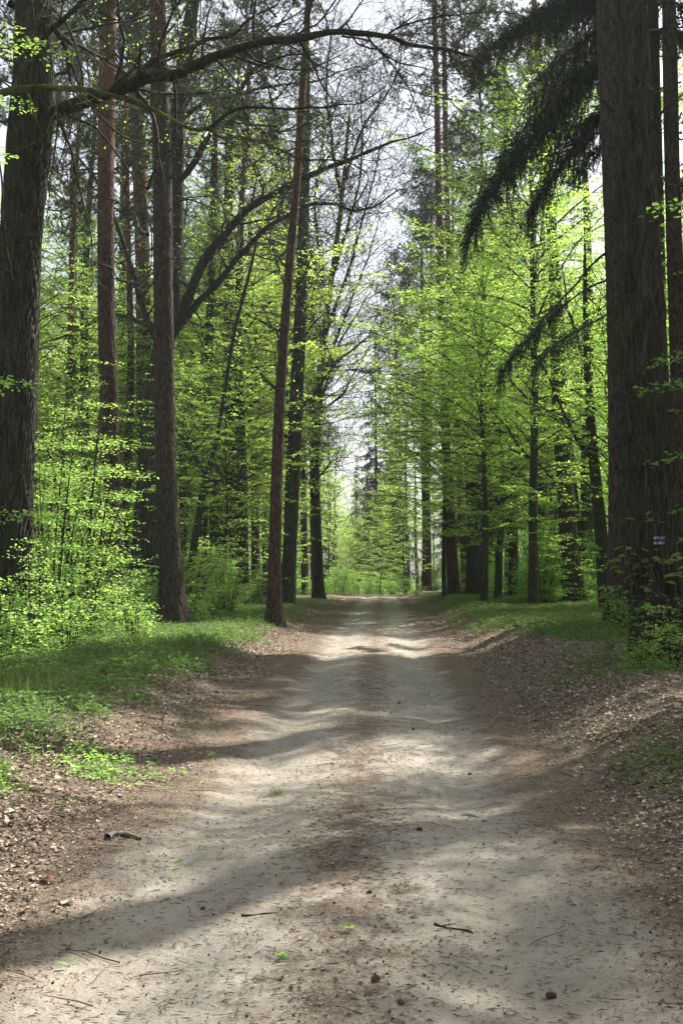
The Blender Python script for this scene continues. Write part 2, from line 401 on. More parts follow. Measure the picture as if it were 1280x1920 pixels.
def beech_crown(seed, H, R, z0, nl, ls=.10, gap=.07, leafmat='beech', one=None, twigs=True):
    g = np.random.default_rng(seed); mb = MB(); lf = []
    for i in range(nl):
        f = (i + g.uniform(0, 1)) / nl; z = z0 + (H - z0) * f ** .95
        prof = (.7 + .5 * min(f / .35, 1)) * (1 - max(0, (f - .35) / .65) ** 1.5 * .8)
        L = max(.6, R * prof * g.uniform(.6, 1.15)); az = i * 2.4 + g.normal(0, .4)
        if one is not None: L *= (1 + .3 * cos(az - one))
        P = limb_path(g, np.array([0, 0, z]), az, 22 + 40 * f + g.normal(0, 8), L, 7, 30)
        tube(mb, P, np.linspace(.006 + .006 * L, .003, 7), 4, 0)
        leafy_limb(g, lf, P, L, .28, ls, 1.0, gap, tmb=mb if twigs else None)
    flush(mb, lf, 1)
    return mb.mesh('beech_crown', [M['twig'], M[leafmat]])

def grow(g, mb, p, d, L, r, lv, tips, P=None):
    r = max(r, P.get('rmin', .0035))
    """crooked branch that forks again and again"""
    n = max(3, int(L / (.28 if lv > 1 else .16))); n = min(n, 14); q = p.copy(); pts = [q.copy()]; d = d.copy(); D = []
    for i in range(n):
        d = unit(d + g.normal(0, P['crook'], 3) + np.array([0, 0, P['up'] * (1 if lv > 1 else .3)])); q = q + d * L / n; pts.append(q.copy()); D.append(d)
    rr = np.linspace(r, r * .45 if lv > 0 else r * .3, n + 1); tube(mb, pts, rr, 6 if lv > 2 else (4 if lv > 1 else 3), 0)
    if lv == 0: tips.append((pts[-1], D[-1])); return
    nk = P['kids'][lv]
    for j in range(nk):
        t = g.uniform(.25, .97) if j else 1.0; i = min(int(t * n), n - 1)
        ax = unit(np.cross(D[i], g.normal(0, 1, 3))); an = g.uniform(.5, 1.15) if j else g.uniform(.1, .4)
        nd = D[i] * cos(an) + ax * sin(an); base = np.array(pts[i + 1])
        grow(g, mb, base, nd, L * g.uniform(.4, .68) * (1 if j else 1.1), max(.0035, rr[i + 1] * g.uniform(.45, .7)), lv - 1, tips, P)

def tuft_leaves(g, tips, lf, k=3, ls=.06, sp=.06):
    if not tips: return
    c = np.repeat(np.array([t[0] for t in tips]), k, 0); c = c + g.normal(0, sp, c.shape)
    m = len(c); lf.append((c, rdir(g, m), np.array([0, 0, 1.]) + g.normal(0, .6, (m, 3)), ls * g.uniform(.6, 1.2, m)))

def oak_crown(seed, H, nl, L0, leafk=3, kids=(0, 4, 5, 5), up=.06, crook=.15):
    g = np.random.default_rng(seed); mb = MB(); tips = []; lf = []
    pr = dict(crook=crook, up=up, kids=kids, rmin=.006)
    for i in range(nl):
        f = (i + .5) / nl; z = H * (.38 + .6 * f); az = i * 2.4 + g.normal(0, .4); el = .25 + .8 * f
        grow(g, mb, np.array([0, 0, z]), np.array([cos(az) * cos(el), sin(az) * cos(el), sin(el)]), L0 * (1 - .45 * f) * g.uniform(.8, 1.2), .09 * (1 - .5 * f), 3, tips, pr)
    tuft_leaves(g, tips, lf, leafk, .09, .16); flush(mb, lf, 1)
    return mb.mesh('oak_crown', [M['twig'], M['beech']])

def pine_crown(seed, zb, H, R, nb, dead=12, nk=9, tk=22):
    g = np.random.default_rng(seed); mb = MB(); lf = []
    for i in range(dead):     # dead snags below the crown
        z = zb - g.uniform(.3, 7); az = g.uniform(0, 6.3); P = limb_path(g, np.array([0, 0, z]), az, g.uniform(-15, 25), g.uniform(.6, 2.2), 5, 10, .3)
        tube(mb, P, np.linspace(.025, .006, 5), 4, 0)
        for k in range(4):
            q = P[g.integers(2, 5)]; tube(mb, [q, q + rdir(g, 1)[0] * g.uniform(.2, .6)], [.007, .003], 3, 0)
    for i in range(nb):
        f = (i + g.uniform(0, 1)) / nb; z = zb + (H - zb) * f; L = R * (1 - .65 * f ** 1.5) * g.uniform(.5, 1.15); az = i * 2.4 + g.normal(0, .5)
        P = limb_path(g, np.array([0, 0, z]), az, 12 + 45 * f + g.normal(0, 10), L, 6, -15, .25); tube(mb, P, np.linspace(.02 + .008 * L, .008, 6), 4, 0)
        for k in range(nk):
            t = g.uniform(.35, 1); q = P[min(int(t * 5), 4)] * (1 - (t * 5) % 1) + P[min(int(t * 5) + 1, 5)] * ((t * 5) % 1)
            e = q + unit(unit(P[-1] - P[0]) * .6 + rdir(g, 1, -.2, .8)[0]) * g.uniform(.4, 1.1); tube(mb, [q, (q + e) / 2 + g.normal(0, .05, 3), e], [.008, .006, .004], 3, 0)
            m = 8; c = q + (e - q) * np.linspace(.3, 1, m)[:, None] + g.normal(0, .12, (m, 3))
            c = np.repeat(c, tk, 0); d = unit(unit(e - q) * .7 + rdir(g, len(c)))
            lf.append((c, d, rdir(g, len(c)), .16 * g.uniform(.7, 1.2, len(c))))
    flush(mb, lf, 1, wr=.11, shape='needle')
    return mb.mesh('pine_crown', [M['twig'], M['pine_needle']])

def spruce_bough(g, mb, lf, P, L, hang=.55, step=.09, ns=.03, dens=1.0, wr=.28):
    """drooping bough: side shoots with twigs that hang down, all set with needles"""
    n = len(P); s = 1
    for t in np.arange(.12, 1.0, step / L):
        tt = t * (n - 1); i = min(int(tt), n - 2); q = P[i] + (P[i + 1] - P[i]) * (tt - i); d = P[i + 1] - P[i]
        az = math.atan2(d[1], d[0]) + s * g.uniform(.4, 1.2); s = -s
        TL = (.18 + .28 * L * (1 - t) * .8) * g.uniform(.5, 1.2)
        e = q + np.array([cos(az), sin(az), -.25]) * TL
        tube(mb, [q, e], [.005, .003], 3, 0)
        for k in range(max(2, int(TL / .16))):
            b = q + (e - q) * g.uniform(.1, 1); h = hang * g.uniform(.35, 1.15)
            dn = unit(np.array([cos(az) * .25, sin(az) * .25, -1]) + g.normal(0, .18, 3)); m = int(h / .022 * dens) + 3
            c = b + dn * h * np.linspace(0, 1, m)[:, None]
            dd = unit(dn * .8 + rdir(g, m)); lf.append((c, dd, rdir(g, m), ns * 1.6 * g.uniform(.7, 1.3, m)))
        m = int(TL / .02 * dens) + 2; c = q + (e - q) * g.uniform(0, 1, m)[:, None]; lf.append((c, unit(unit(e - q) * .6 + rdir(g, m)), rdir(g, m), ns * 1.6 * g.uniform(.7, 1.3, m)))

def spruce_crown(seed, H, z0, R, nb):
    g = np.random.default_rng(seed); mb = MB(); lf = []
    for i in range(nb):
        f = (i + g.uniform(0, 1)) / nb; z = z0 + (H - z0) * f; L = max(.4, R * (1 - f) ** .8 * g.uniform(.7, 1.1)); az = i * 2.4 + g.normal(0, .3)
        P = limb_path(g, np.array([0, 0, z]), az, 5 - 15 * (1 - f) + g.normal(0, 5), L, 6, 22, .1); P[-1, 2] += .08 * L; tube(mb, P, np.linspace(.015 + .006 * L, .005, 6), 4, 0)
        spruce_bough(g, mb, lf, P, L, .5, .16, .11, .75)
    flush(mb, lf, 1, wr=.22, shape='needle')
    return mb.mesh('spruce_crown', [M['twig'], M['spruce_needle']])

def bush(seed, H, R, stems, ls=.07, leafmat='shrub', shape='diamond', gap=.03, nlimb=9, lean=0):
    """several stems from the ground with leafy side shoots; returns (stems, foliage)"""
    g = np.random.default_rng(seed); wd = MB(); mb = MB(); lf = []
    for s in range(stems):
        az = s * 2.4 + g.normal(0, .4); hh = H * g.uniform(.6, 1.05); sp = R * g.uniform(.15, .75)
        b = np.array([cos(az), sin(az), 0]) * .08 * R; e = np.array([cos(az) * sp, sin(az) * sp, hh])
        P = resample([b - [0, 0, .15], b + (e - b) * [.25, .25, .4], b + (e - b) * [.6, .6, .75] + g.normal(0, .05, 3), e], 9)
        tube(wd, P, np.linspace(.006 + .006 * H, .003, 9), 5, 0)
        for k in range(nlimb):
            t = g.uniform(.15, 1); q = P[int(t * 8)]; L = (.25 + .45 * R * (1.1 - t)) * g.uniform(.7, 1.3); a2 = g.uniform(0, 6.3)
            Q = limb_path(g, q, a2, g.uniform(5, 40), L, 5, 30); tube(mb, Q, np.linspace(.005, .002, 5), 3, 0)
            leafy_limb(g, lf, Q, L, .11, ls, .55, gap, flat=.45, t0=.1)
    flush(mb, lf, 1, shape=shape)
    return wd.mesh('stems', M['twig']), mb.mesh('foliage', [M['twig'], M[leafmat]])

# ------------------------------------------------------------------ hero trees
HX = []       # where the individually placed trees stand (x, y, r)
def base_pt(u, Y):
    s = px(u, 1072, Y); return np.array([s[0], Y, float(ground_z(s[0], Y))])

def hero_trunk(name, label, cat, pts, Y, bark, kind='oak', H=24, k=40, amp=.05, flare=.45, seed=1, group=None, dens=.06, ext=None):
    """pts: (col, row, width) of the trunk in the photo from its foot up, at Y metres; goes on above the frame to height H"""
    b = base_pt(pts[0][0], Y); W = [px(p[0], p[1], Y) - b for p in pts]; W[0] = np.array([0, 0, -.12]); r = [p[2] / F * Y / 2 for p in pts]
    if W[1][2] < .1: W[1][2] = .15
    top = W[-1]; dv = (W[-1] - W[-2]); dv = dv / dv[2]
    if ext is not None: dv = np.array([ext[0], ext[1], 1.0])
    if H > top[2] + 1:
        for t in (.33, .66, 1):
            W.append(top + dv * (H - top[2]) * t); r.append(r[len(pts) - 1] * (1 - .8 * t))
    root = obj(name, None, loc=b); root.empty_display_size = .3; tag(root, label, cat, group)
    mb = MB(); bark_tube(mb, W, r, k, amp, seed, flare, kind, 0, dens); obj('trunk', mb.mesh('trunk', M[bark]), root)
    HX.append((b[0], b[1], 2.0)); return root, b, np.array(W), np.array(r)

def limb(root, b, pts, r0, r1, mat='twig', k=8, twigs=0, tl=1.0, lv=2, seed=0, depth=None, leafk=0, kids=(0, 4, 5, 4), droop=0, name='limb', crook=.25, rmin=.0055):
    """pts: (col, row, distance) along a limb; side twigs grow from it"""
    W = np.array([px(*p) for p in pts]) - b; L = np.linalg.norm(np.diff(W, axis=0), axis=1).sum()
    n = max(8, int(L / .12)); P = resample(W, n); g = np.random.default_rng(seed + 77)
    P[2:] += np.cumsum(g.normal(0, .008, (n - 2, 3)), 0) * .6; q_ = np.linspace(0, L * 1.1, n); env = np.clip(np.arange(n) / 8, 0, 1)[:, None]; P += env * (.5 if r0 < .07 else .28) * min(r0 + .05, .13) * np.column_stack([vnoise(q_ * 1.3, q_ * 0 + j_, seed) + .4 * vnoise(q_ * 3.1, q_ * 0 + j_, seed + 5) for j_ in (1, 5, 9)])
    rr = np.linspace(r0, r1, n) * (1 + .16 * vnoise(q_ * 2.2, q_ * 0, seed + 3) + .1 * g.normal(0, 1, n).cumsum() / max(1, n ** .5) * .3)
    mb = MB(); tube(mb, P, rr, k, 0); tips = []; pr = dict(crook=crook, up=.02 - droop, kids=kids, rmin=rmin); tl *= 1.5; twigs = int(twigs * 1.6)
    for j in range(twigs):
        i = int(n * (.12 + .86 * (j + g.uniform(0, 1)) / twigs)); i = min(i, n - 2); T = unit(P[i + 1] - P[i]); ax = unit(np.cross(T, g.normal(0, 1, 3))); an = g.uniform(.6, 1.3)
        grow(g, mb, P[i], T * cos(an) + ax * sin(an) + np.array([0, 0, -droop * 2]), tl * g.uniform(.5, 1.3), max(.005, rr[i] * .35), lv, tips, pr)
    lf = []
    if leafk: tuft_leaves(g, tips, lf, leafk, .06, .05)
    flush(mb, lf, 1)
    return obj(name, mb.mesh(name, [M[mat], M['shrub']]), root)

def add_crown(root, mesh, z=0, s=1.0, rz=0.0, off=(0, 0)):
    o = obj('crown', mesh, root, (off[0], off[1], z)); o.scale = (s, s, s); o.rotation_euler = (0, 0, rz); return o

# shared crown meshes
PC = [pine_crown(11, 15, 24, 3.2, 34), pine_crown(12, 17, 26, 3.6, 34), pine_crown(13, 14, 23, 2.8, 30)]
BC = [beech_crown(21, 17, 5.4, 4.6, 62, .11, .022), beech_crown(22, 13, 4.6, 2.2, 56, .10, .024), beech_crown(23, 20, 5.9, 3.5, 70, .115, .023), beech_crown(24, 9, 3.2, .8, 50, .095, .026)]
OC = [oak_crown(31, 20, 13, 5.0), oak_crown(32, 18, 12, 4.6, 3)]
SC = [spruce_crown(41, 25, 3, 3.0, 95), spruce_crown(42, 21, 2, 2.6, 85)]
print('crowns', round(time.time() - T0, 1))

# air that fades the far end of the track
def haze(d):
    mb = MB(); x0, x1, y0, y1, z0, z1 = -110, 110, -70, 330, -6, 60
    V = [[x, y, z] for z in (z0, z1) for y in (y0, y1) for x in (x0, x1)]
    mb.add(V, [[0, 2, 3, 1], [4, 5, 7, 6], [0, 1, 5, 4], [2, 6, 7, 3], [0, 4, 6, 2], [1, 3, 7, 5]])
    m = bpy.data.materials.new('haze'); m.use_nodes = True; t = m.node_tree; t.nodes.clear(); o = t.nodes.new('ShaderNodeOutputMaterial'); v = t.nodes.new('ShaderNodeVolumePrincipled')
    v.inputs['Color'].default_value = (.86, .9, .95, 1); v.inputs['Density'].default_value = d; v.inputs['Anisotropy'].default_value = .3; t.links.new(v.outputs[0], o.inputs['Volume'])
    o = obj('haze', mb.mesh('haze', m)); tag(o, 'faint pale haze in the air between the trees', 'haze', kind='stuff')
haze(.00035)

# ---- left of the track
r, b, W, rr = hero_trunk('oak_tree', 'massive dark furrowed oak at the left edge, its long limb reaching over the track', 'tree',
    [(5, 1195, 112), (8, 1100, 100), (14, 900, 92), (26, 700, 82), (36, 500, 76), (48, 350, 78), (60, 210, 82), (64, 100, 70), (64, 0, 66)], 22.0, 'oak_bark', 'oak', 22, 170, .11, .35, 3, dens=.03)
limb(r, b, [(95, 215, 22), (140, 196, 21.8), (195, 180, 21.6), (262, 157, 21.4), (330, 142, 21.3), (372, 118, 21.2), (430, 102, 21), (520, 84, 20.9), (580, 72, 20.8), (640, 68, 20.7), (715, 75, 20.6), (790, 93, 20.5), (850, 105, 20.4), (900, 125, 20.3)], .125, .022, twigs=22, tl=1.1, lv=2, seed=1, k=12)
limb(r, b, [(715, 75, 20.6), (745, 52, 20.6), (800, 36, 20.5), (890, 32, 20.4), (970, 28, 20.4)], .022, .007, twigs=14, tl=.8, seed=11)
limb(r, b, [(640, 68, 20.7), (690, 78, 20.7), (735, 112, 20.8), (800, 128, 20.8), (850, 152, 20.8), (880, 175, 20.8)], .022, .006, twigs=12, tl=.8, seed=12)
limb(r, b, [(570, 300, 20.5), (640, 302, 20.5), (690, 330, 20.5), (668, 385, 20.5), (700, 400, 20.6)], .016, .005, twigs=10, tl=.7, seed=13)
limb(r, b, [(255, 160, 21.4), (275, 128, 21.4), (300, 107, 21.5), (350, 95, 21.6), (392, 74, 21.7), (440, 64, 21.8), (470, 40, 21.9), (520, 12, 22)], .055, .015, twigs=12, tl=.9, seed=2)
limb(r, b, [(-60, 190, 21.5), (0, 178, 21.4), (60, 163, 21.3), (110, 166, 21.3), (190, 174, 21.2), (250, 186, 21.1), (300, 210, 21), (350, 238, 20.9), (395, 242, 20.9), (412, 256, 20.8), (470, 263, 20.7), (530, 284, 20.6), (570, 300, 20.5)], .075, .016, 'moss_limb', twigs=14, tl=.8, seed=3)
limb(r, b, [(392, 240, 20.9), (440, 205, 20.8), (520, 202, 20.7), (600, 206, 20.6), (680, 190, 20.5), (720, 160, 20.5)], .03, .01, twigs=9, tl=.7, seed=4)
limb(r, b, [(108, 215, 21.8), (125, 260, 21.6), (146, 320, 21.5), (160, 390, 21.4), (173, 440, 21.4), (176, 500, 21.4)], .035, .007, twigs=7, tl=.55, seed=5, droop=.15)
limb(r, b, [(112, 205, 21.8), (104, 290, 21.6), (92, 370, 21.5), (84, 415, 21.5)], .022, .005, twigs=4, tl=.4, seed=6, droop=.15)
limb(r, b, [(118, 212, 21.7), (180, 240, 21.5), (225, 290, 21.4), (262, 350, 21.4), (284, 430, 21.3), (280, 500, 21.3), (262, 560, 21.3)], .026, .005, twigs=7, tl=.6, seed=7, droop=.15)
limb(r, b, [(90, 60, 22), (130, 30, 21.8), (170, -10, 21.6)], .06, .03, twigs=5, tl=1.0, seed=8)
limb(r, b, [(95, 10, 22), (125, 50, 21.8), (150, 120, 21.7), (160, 170, 21.7), (185, 200, 21.6)], .03, .008, twigs=5, tl=.6, seed=9)
limb(r, b, [(20, 600, 22), (16, 480, 21.2), (8, 400, 21), (2, 300, 21)], .05, .015, twigs=3, tl=.5, seed=10)
oc = oak_crown(33, 22, 9, 5.5, 3); add_crown(r, oc, 4.5, .8, 1.0)

r, b, W, rr = hero_trunk('pine_tree', 'slender pine trunk half hidden right behind the big left oak', 'tree', [(63, 1120, 26), (61, 1000, 24), (60, 850, 21), (64, 650, 20), (72, 400, 18), (80, 200, 16)], 36, 'grey_pine', 'pine', 24, 24, .06, .3, 4, dens=.12)
add_crown(r, PC[2], 0, 1, .4)
r, b, W, rr = hero_trunk('pine_tree', 'reddish pine trunk rising out of the bright shrub left of the track', 'tree',
    [(216, 1130, 44), (214, 1050, 38), (209, 900, 36), (205, 760, 35), (200, 600, 34), (199, 400, 32), (200, 200, 32), (203, 0, 30)], 33, 'pine_bark', 'pine', 25, 72, .06, .3, 5, dens=.05)
mb = MB(); V = []
c = px(213, 1040, 32.74) - b; th = np.linspace(0, 2 * pi, 12, endpoint=False)
V = [c + np.array([.07 * cos(t), .03 * (-cos(t) ** 2), .13 * sin(t)]) for t in th] + [c + np.array([0, -.05, 0])]
mb.add(V, [[i, (i + 1) % 12, 12] for i in range(12)], 0, True)
mm = NT('raw_wood'); mm.pri(mm.mix(mm.noise(mm.n('TexCoord').outputs['Object'], 30), (.35, .10, .04), (.5, .2, .09)), .8); M['raw'] = mm.m
o = obj('bark_wound', mb.mesh('bark_wound', M['raw']), r); o['label'] = 'small orange patch of bare wood'
limb(r, b, [(200, 300, 33), (170, 285, 32.8), (140, 290, 32.6)], .02, .006, twigs=3, tl=.5, seed=12)
add_crown(r, PC[0], 0, 1, 2)
r, b, W, rr = hero_trunk('pine_tree', 'orange barked pine trunk second from the left between two darker pines', 'tree',
    [(276, 1085, 34), (274, 1000, 32), (271, 800, 30), (270, 600, 29), (265, 400, 28), (258, 230, 27), (250, 60, 25), (248, 0, 25)], 50, 'pine_bark', 'pine', 28, 40, .06, .3, 6, dens=.1)
add_crown(r, PC[1], 2, 1, 3)
r, b, W, rr = hero_trunk('oak_tree', 'grey green forked oak with long arching limbs behind the tall grey pine', 'tree',
    [(272, 1090, 62), (276, 1000, 50), (284, 850, 46), (298, 700, 42), (316, 600, 38), (328, 480, 30), (331, 330, 28), (335, 200, 27), (348, 90, 26), (364, 0, 24)], 42, 'oak_bark', 'oak', 25, 72, .06, .35, 7, dens=.08)
limb(r, b, [(318, 620, 42), (345, 575, 41.6), (370, 515, 41.3), (410, 450, 41), (470, 392, 40.6), (540, 350, 40.2), (600, 322, 39.8), (650, 305, 39.4), (700, 282, 39), (760, 262, 38.6), (820, 240, 38.4)], .21, .012, 'oak_bark', 12, 20, 1.7, 2, 21, leafk=1)
limb(r, b, [(318, 640, 42), (350, 590, 41.8), (400, 540, 41.5), (440, 490, 41.2), (500, 428, 40.9), (560, 392, 40.6), (610, 383, 40.3), (660, 395, 40), (700, 392, 39.8), (745, 360, 39.5), (790, 350, 39.3)], .15, .01, 'oak_bark', 10, 22, 1.7, 2, 22, leafk=1)
limb(r, b, [(300, 650, 42), (268, 575, 41.8), (245, 500, 41.6), (222, 430, 41.4), (190, 355, 41.2), (150, 300, 41), (105, 280, 41)], .13, .03, 'oak_bark', 8, 14, 1.4, 2, 23, leafk=1)
limb(r, b, [(326, 350, 42), (365, 305, 41.6), (400, 245, 41.2), (440, 190, 41), (470, 140, 40.8), (510, 100, 40.5), (560, 85, 40.4)], .13, .01, 'oak_bark', 8, 16, 1.5, 2, 24, leafk=1)
limb(r, b, [(296, 620, 42), (250, 598, 41.5), (200, 592, 41), (120, 630, 40.5), (80, 645, 40)], .08, .02, 'moss_limb', 8, 12, 1.3, 2, 25, leafk=1)
limb(r, b, [(332, 230, 42), (390, 190, 41.6), (440, 178, 41.2), (500, 160, 41), (590, 150, 40.6), (640, 130, 40), (700, 120, 40)], .09, .008, 'oak_bark', 8, 18, 1.5, 2, 26, leafk=1)
add_crown(r, oak_crown(34, 24, 8, 5.0, 3), 4, .9, 2.0)
r, b, W, rr = hero_trunk('pine_tree', 'tallest stout grey brown pine trunk standing nearest left of the track', 'tree',
    [(326, 1168, 62), (321, 1080, 44), (316, 980, 41), (311, 850, 40), (308, 700, 39), (306, 500, 38), (304, 300, 37), (298, 100, 32), (295, 0, 31)], 31.0, 'grey_pine', 'pine', 26, 110, .06, .35, 8, dens=.04)
limb(r, b, [(312, 500, 31), (345, 495, 30.8), (352, 490, 30.8)], .015, .004, twigs=1, tl=.3, seed=31)
add_crown(r, PC[1], 0, 1, 1)
r, b, W, rr = hero_trunk('hornbeam_tree', 'thin dark crooked tree leaning beside the stout grey pine', 'tree',
    [(352, 1120, 16), (362, 1040, 14), (372, 975, 13), (384, 905, 12), (400, 850, 9), (418, 760, 8), (438, 630, 7), (468, 510, 6), (486, 430, 4)], 36, 'beech_bark', 'beech', 9.5, 16, .02, .3, 9, dens=.15)
limb(r, b, [(384, 905, 36), (375, 868, 35.9), (355, 835, 35.8), (332, 808, 35.7), (315, 780, 35.6)], .08, .03, 'beech_bark', 8, 5, .9, 2, 41, leafk=1)
limb(r, b, [(386, 902, 36), (420, 898, 35.8), (460, 885, 35.6)], .04, .01, 'beech_bark', 6, 5, .8, 2, 42, leafk=2)
add_crown(r, BC[3], 2.2, .6, 2)
for (lab, pts, Y, bk, kd, H, cr, sd, nm) in [
    ('dark straight beech trunk just right of the crooked leaning tree', [(378, 1100, 20), (382, 950, 17), (390, 800, 18), (392, 640, 15), (400, 400, 13), (404, 200, 11)], 48, 'beech_bark', 'beech', 19, (BC[2], .8), 51, 'beech_tree'),
    ('short dark trunk low between the crooked tree and the mossy one', [(406, 1085, 24), (404, 1000, 22), (402, 900, 20), (400, 700, 18), (398, 500, 15)], 56, 'beech_bark', 'beech', 20, (BC[0], 1), 52, 'beech_tree'),
    ('mossy dark beech trunk halfway between grey pine and leaning pine', [(449, 1115, 34), (443, 1020, 28), (438, 900, 26), (434, 780, 25), (430, 640, 22), (428, 450, 18), (430, 250, 14)], 50, 'beech_bark', 'beech', 22, (BC[2], 1), 53, 'beech_tree'),
    ('thick dark oak trunk directly behind the leaning slender pine', [(537, 1138, 32), (543, 1040, 26), (548, 920, 27), (553, 800, 26), (560, 650, 24), (567, 500, 22), (571, 350, 20), (575, 150, 14)], 47, 'oak_bark', 'oak', 23, (OC[1], .9), 54, 'oak_tree'),
    ('pale grey pine trunk close to the track beyond the leaning pine', [(590, 1098, 15), (588, 1000, 14), (586, 850, 13), (583, 650, 12), (580, 500, 11)], 80, 'grey_pine', 'pine', 24, (PC[0], .9), 55, 'pine_tree'),
    ('second pale trunk beside the bare branched tree left of the far track', [(572, 1100, 14), (570, 1000, 13), (566, 850, 12), (560, 700, 11)], 76, 'grey_pine', 'pine', 24, (PC[2], .95), 56, 'pine_tree'),
    ('slim grey trunk deep in the leaves between mossy beech and leaning pine', [(480, 1095, 18), (478, 950, 15), (474, 700, 13), (470, 450, 11)], 64, 'beech_bark', 'beech', 21, (BC[0], 1), 57, 'beech_tree'),
    ('dim straight pine deep in the wood between two left foreground pines', [(236, 1095, 20), (234, 900, 17), (230, 600, 15), (232, 300, 12)], 66, 'grey_pine', 'pine', 26, (PC[0], 1.1), 58, 'pine_tree'),
    ('dim trunk in the leaves between big left oak and reddish pine', [(130, 1100, 24), (132, 900, 20), (136, 600, 17), (140, 300, 14)], 58, 'beech_bark', 'beech', 22, (BC[2], 1), 59, 'beech_tree'),
    ]:
    r, b, W, rr = hero_trunk(nm, lab, 'tree', pts, Y, bk, kd, H, 24, .05, .12, sd, dens=.15)
    add_crown(r, cr[0], 0, cr[1], sd)
r, b, W, rr = hero_trunk('pine_tree', 'slender pine leaning right over the verge with orange upper trunk', 'tree',
    [(516, 1163, 34), (515, 1100, 26), (516, 1000, 23), (520, 850, 21), (526, 720, 20), (535, 600, 18), (544, 480, 17), (555, 350, 15.5), (565, 200, 14), (573, 80, 12.5), (578, 0, 12)], 32.5, 'pine_bark', 'pine', 22, 56, .05, .3, 10, dens=.05)
bpy.data.materials['pine_bark']
for i, (v, s, l) in enumerate([(270, -1, .5), (395, 1, .35), (150, 1, .6), (90, -1, .7), (40, 1, .6)]):
    u = np.interp(v, [0, 200, 350, 480], [578, 565, 555, 544]); limb(r, b, [(u, v, 32.5), (u + s * 20, v - 6, 32.4), (u + s * 60 * l, v + 4, 32.3)], .014, .004, twigs=2, tl=.4, seed=60 + i)
add_crown(r, PC[2], 0, .9, 1)
# bare-branched tree whose limbs fan out over the far track
r, b, W, rr = hero_trunk('oak_tree', 'fine twigged nearly bare oak arching against the sky over the far track', 'tree',
    [(597, 1105, 22), (592, 950, 18), (590, 850, 17), (596, 740, 15), (606, 640, 12), (622, 520, 10), (640, 380, 8), (652, 240, 6)], 66, 'oak_bark', 'oak', 27, 20, .04, .3, 11, dens=.2)
for i, pts in enumerate([
    [(591, 860), (600, 780), (640, 740), (670, 690), (700, 640)], [(592, 790), (612, 720), (632, 650), (665, 600), (700, 540)],
    [(596, 740), (620, 660), (650, 580), (690, 480), (715, 400)], [(606, 640), (640, 540), (672, 440), (700, 330), (725, 230)],
    [(614, 580), (600, 480), (590, 380), (610, 250), (640, 140)], [(622, 520), (660, 400), (680, 300), (680, 180), (700, 80)],
    [(640, 380), (625, 280), (612, 160), (620, 60), (640, -20)], [(645, 340), (680, 240), (740, 150), (760, 60)],
    [(592, 900), (630, 860), (655, 855)], [(590, 930), (560, 860), (545, 800)], [(606, 640), (570, 560), (545, 470)], [(600, 700), (660, 690), (690, 700)]]):
    limb(r, b, [(p[0], p[1], 66 - i * .3 - j * .8) for j, p in enumerate(pts)], .11 if i < 8 else .06, .02, 'twig', 5, 16, 2.6, 2, 70 + i, leafk=1, kids=(0, 5, 5, 4), crook=.11, rmin=.009)

# ---- right of the track
r, b, W, rr = hero_trunk('oak_tree', 'huge furrowed trunk at right with a white and blue painted trail mark', 'tree',
    [(1250, 1262, 120), (1243, 1180, 108), (1232, 1080, 100), (1222, 950, 92), (1212, 800, 88), (1204, 650, 84), (1196, 450, 76), (1190, 300, 70), (1186, 150, 64), (1182, 0, 58)], 16.5, 'oak_warm', 'oak', 22, 220, .12, .22, 14, dens=.02)
R1 = (r, b, W, rr)
# painted trail mark: white, blue, white bands lying on the bark
def paint_patch(root, b, W, rr, u0, u1, v0, v1, Y, mat, name, lift=.004, nx=40, ny=8, jag=.0, seed=0):
    """a film of paint that follows the round of the trunk"""
    g = np.random.default_rng(seed); V = []
    from mathutils.bvhtree import BVHTree
    tm = [c for c in root.children if c.name.startswith('trunk')][0].data
    bv = BVHTree.FromPolygons([v.co.copy() for v in tm.vertices], [tuple(p.vertices) for p in tm.polygons])
    for j in range(ny + 1):
        v = v0 + (v1 - v0) * j / ny; p0 = px(u0, v, Y) - b; p1 = px(u1, v, Y) - b
        z = p0[2]; cx, cyy, rad = [np.interp(z, W[:, 2], a) for a in (W[:, 0], W[:, 1], rr)]
        for i in range(nx + 1):
            x = p0[0] + (p1[0] - p0[0]) * i / nx
            hit = bv.ray_cast(Vector((x, cyy - 2.0, z)), Vector((0, 1, 0)))[0]
            V.append([x, (hit.y if hit else cyy) - lift, z])
    f = [[j * (nx + 1) + i, j * (nx + 1) + i + 1, (j + 1) * (nx + 1) + i + 1, (j + 1) * (nx + 1) + i] for j in range(ny) for i in range(nx)]
    mb = MB(); mb.add(V, f, 0, True); return obj(name, mb.mesh(name, mat), root)
def paint_mat(name, c, thr):
    m = NT(name); tc = m.n('TexCoord').outputs['Object']; mp = m.n('Mapping', i_Vector=tc, i_Scale=(1, 1, .35)).outputs[0]
    f = m.step(m.noise(mp, 42, 4, .7), thr, thr + .06)
    m.pri(m.mix(f, (.07, .055, .042), m.mix(m.noise(tc, 90, 3), tuple(x * .7 for x in c), c)), .7, m.bump(m.noise(mp, 42, 4, .7), .8, .02)); return m.m
M['white_paint'] = paint_mat('white_paint', (.60, .62, .64), .47); M['blue_paint'] = paint_mat('blue_paint', (.035, .075, .17), .36)
for (v0, v1, mt, nm) in ((1021.6, 1017.2, 'white_paint', 'white_stripe'), (1017, 1012.2, 'blue_paint', 'blue_stripe'), (1012, 1007.6, 'white_paint', 'white_stripe')):
    paint_patch(r, b, W, rr * 1.06, 1211, 1232, v0, v1, 16.5, M[mt], nm, .004, jag=.001, seed=int(v0))
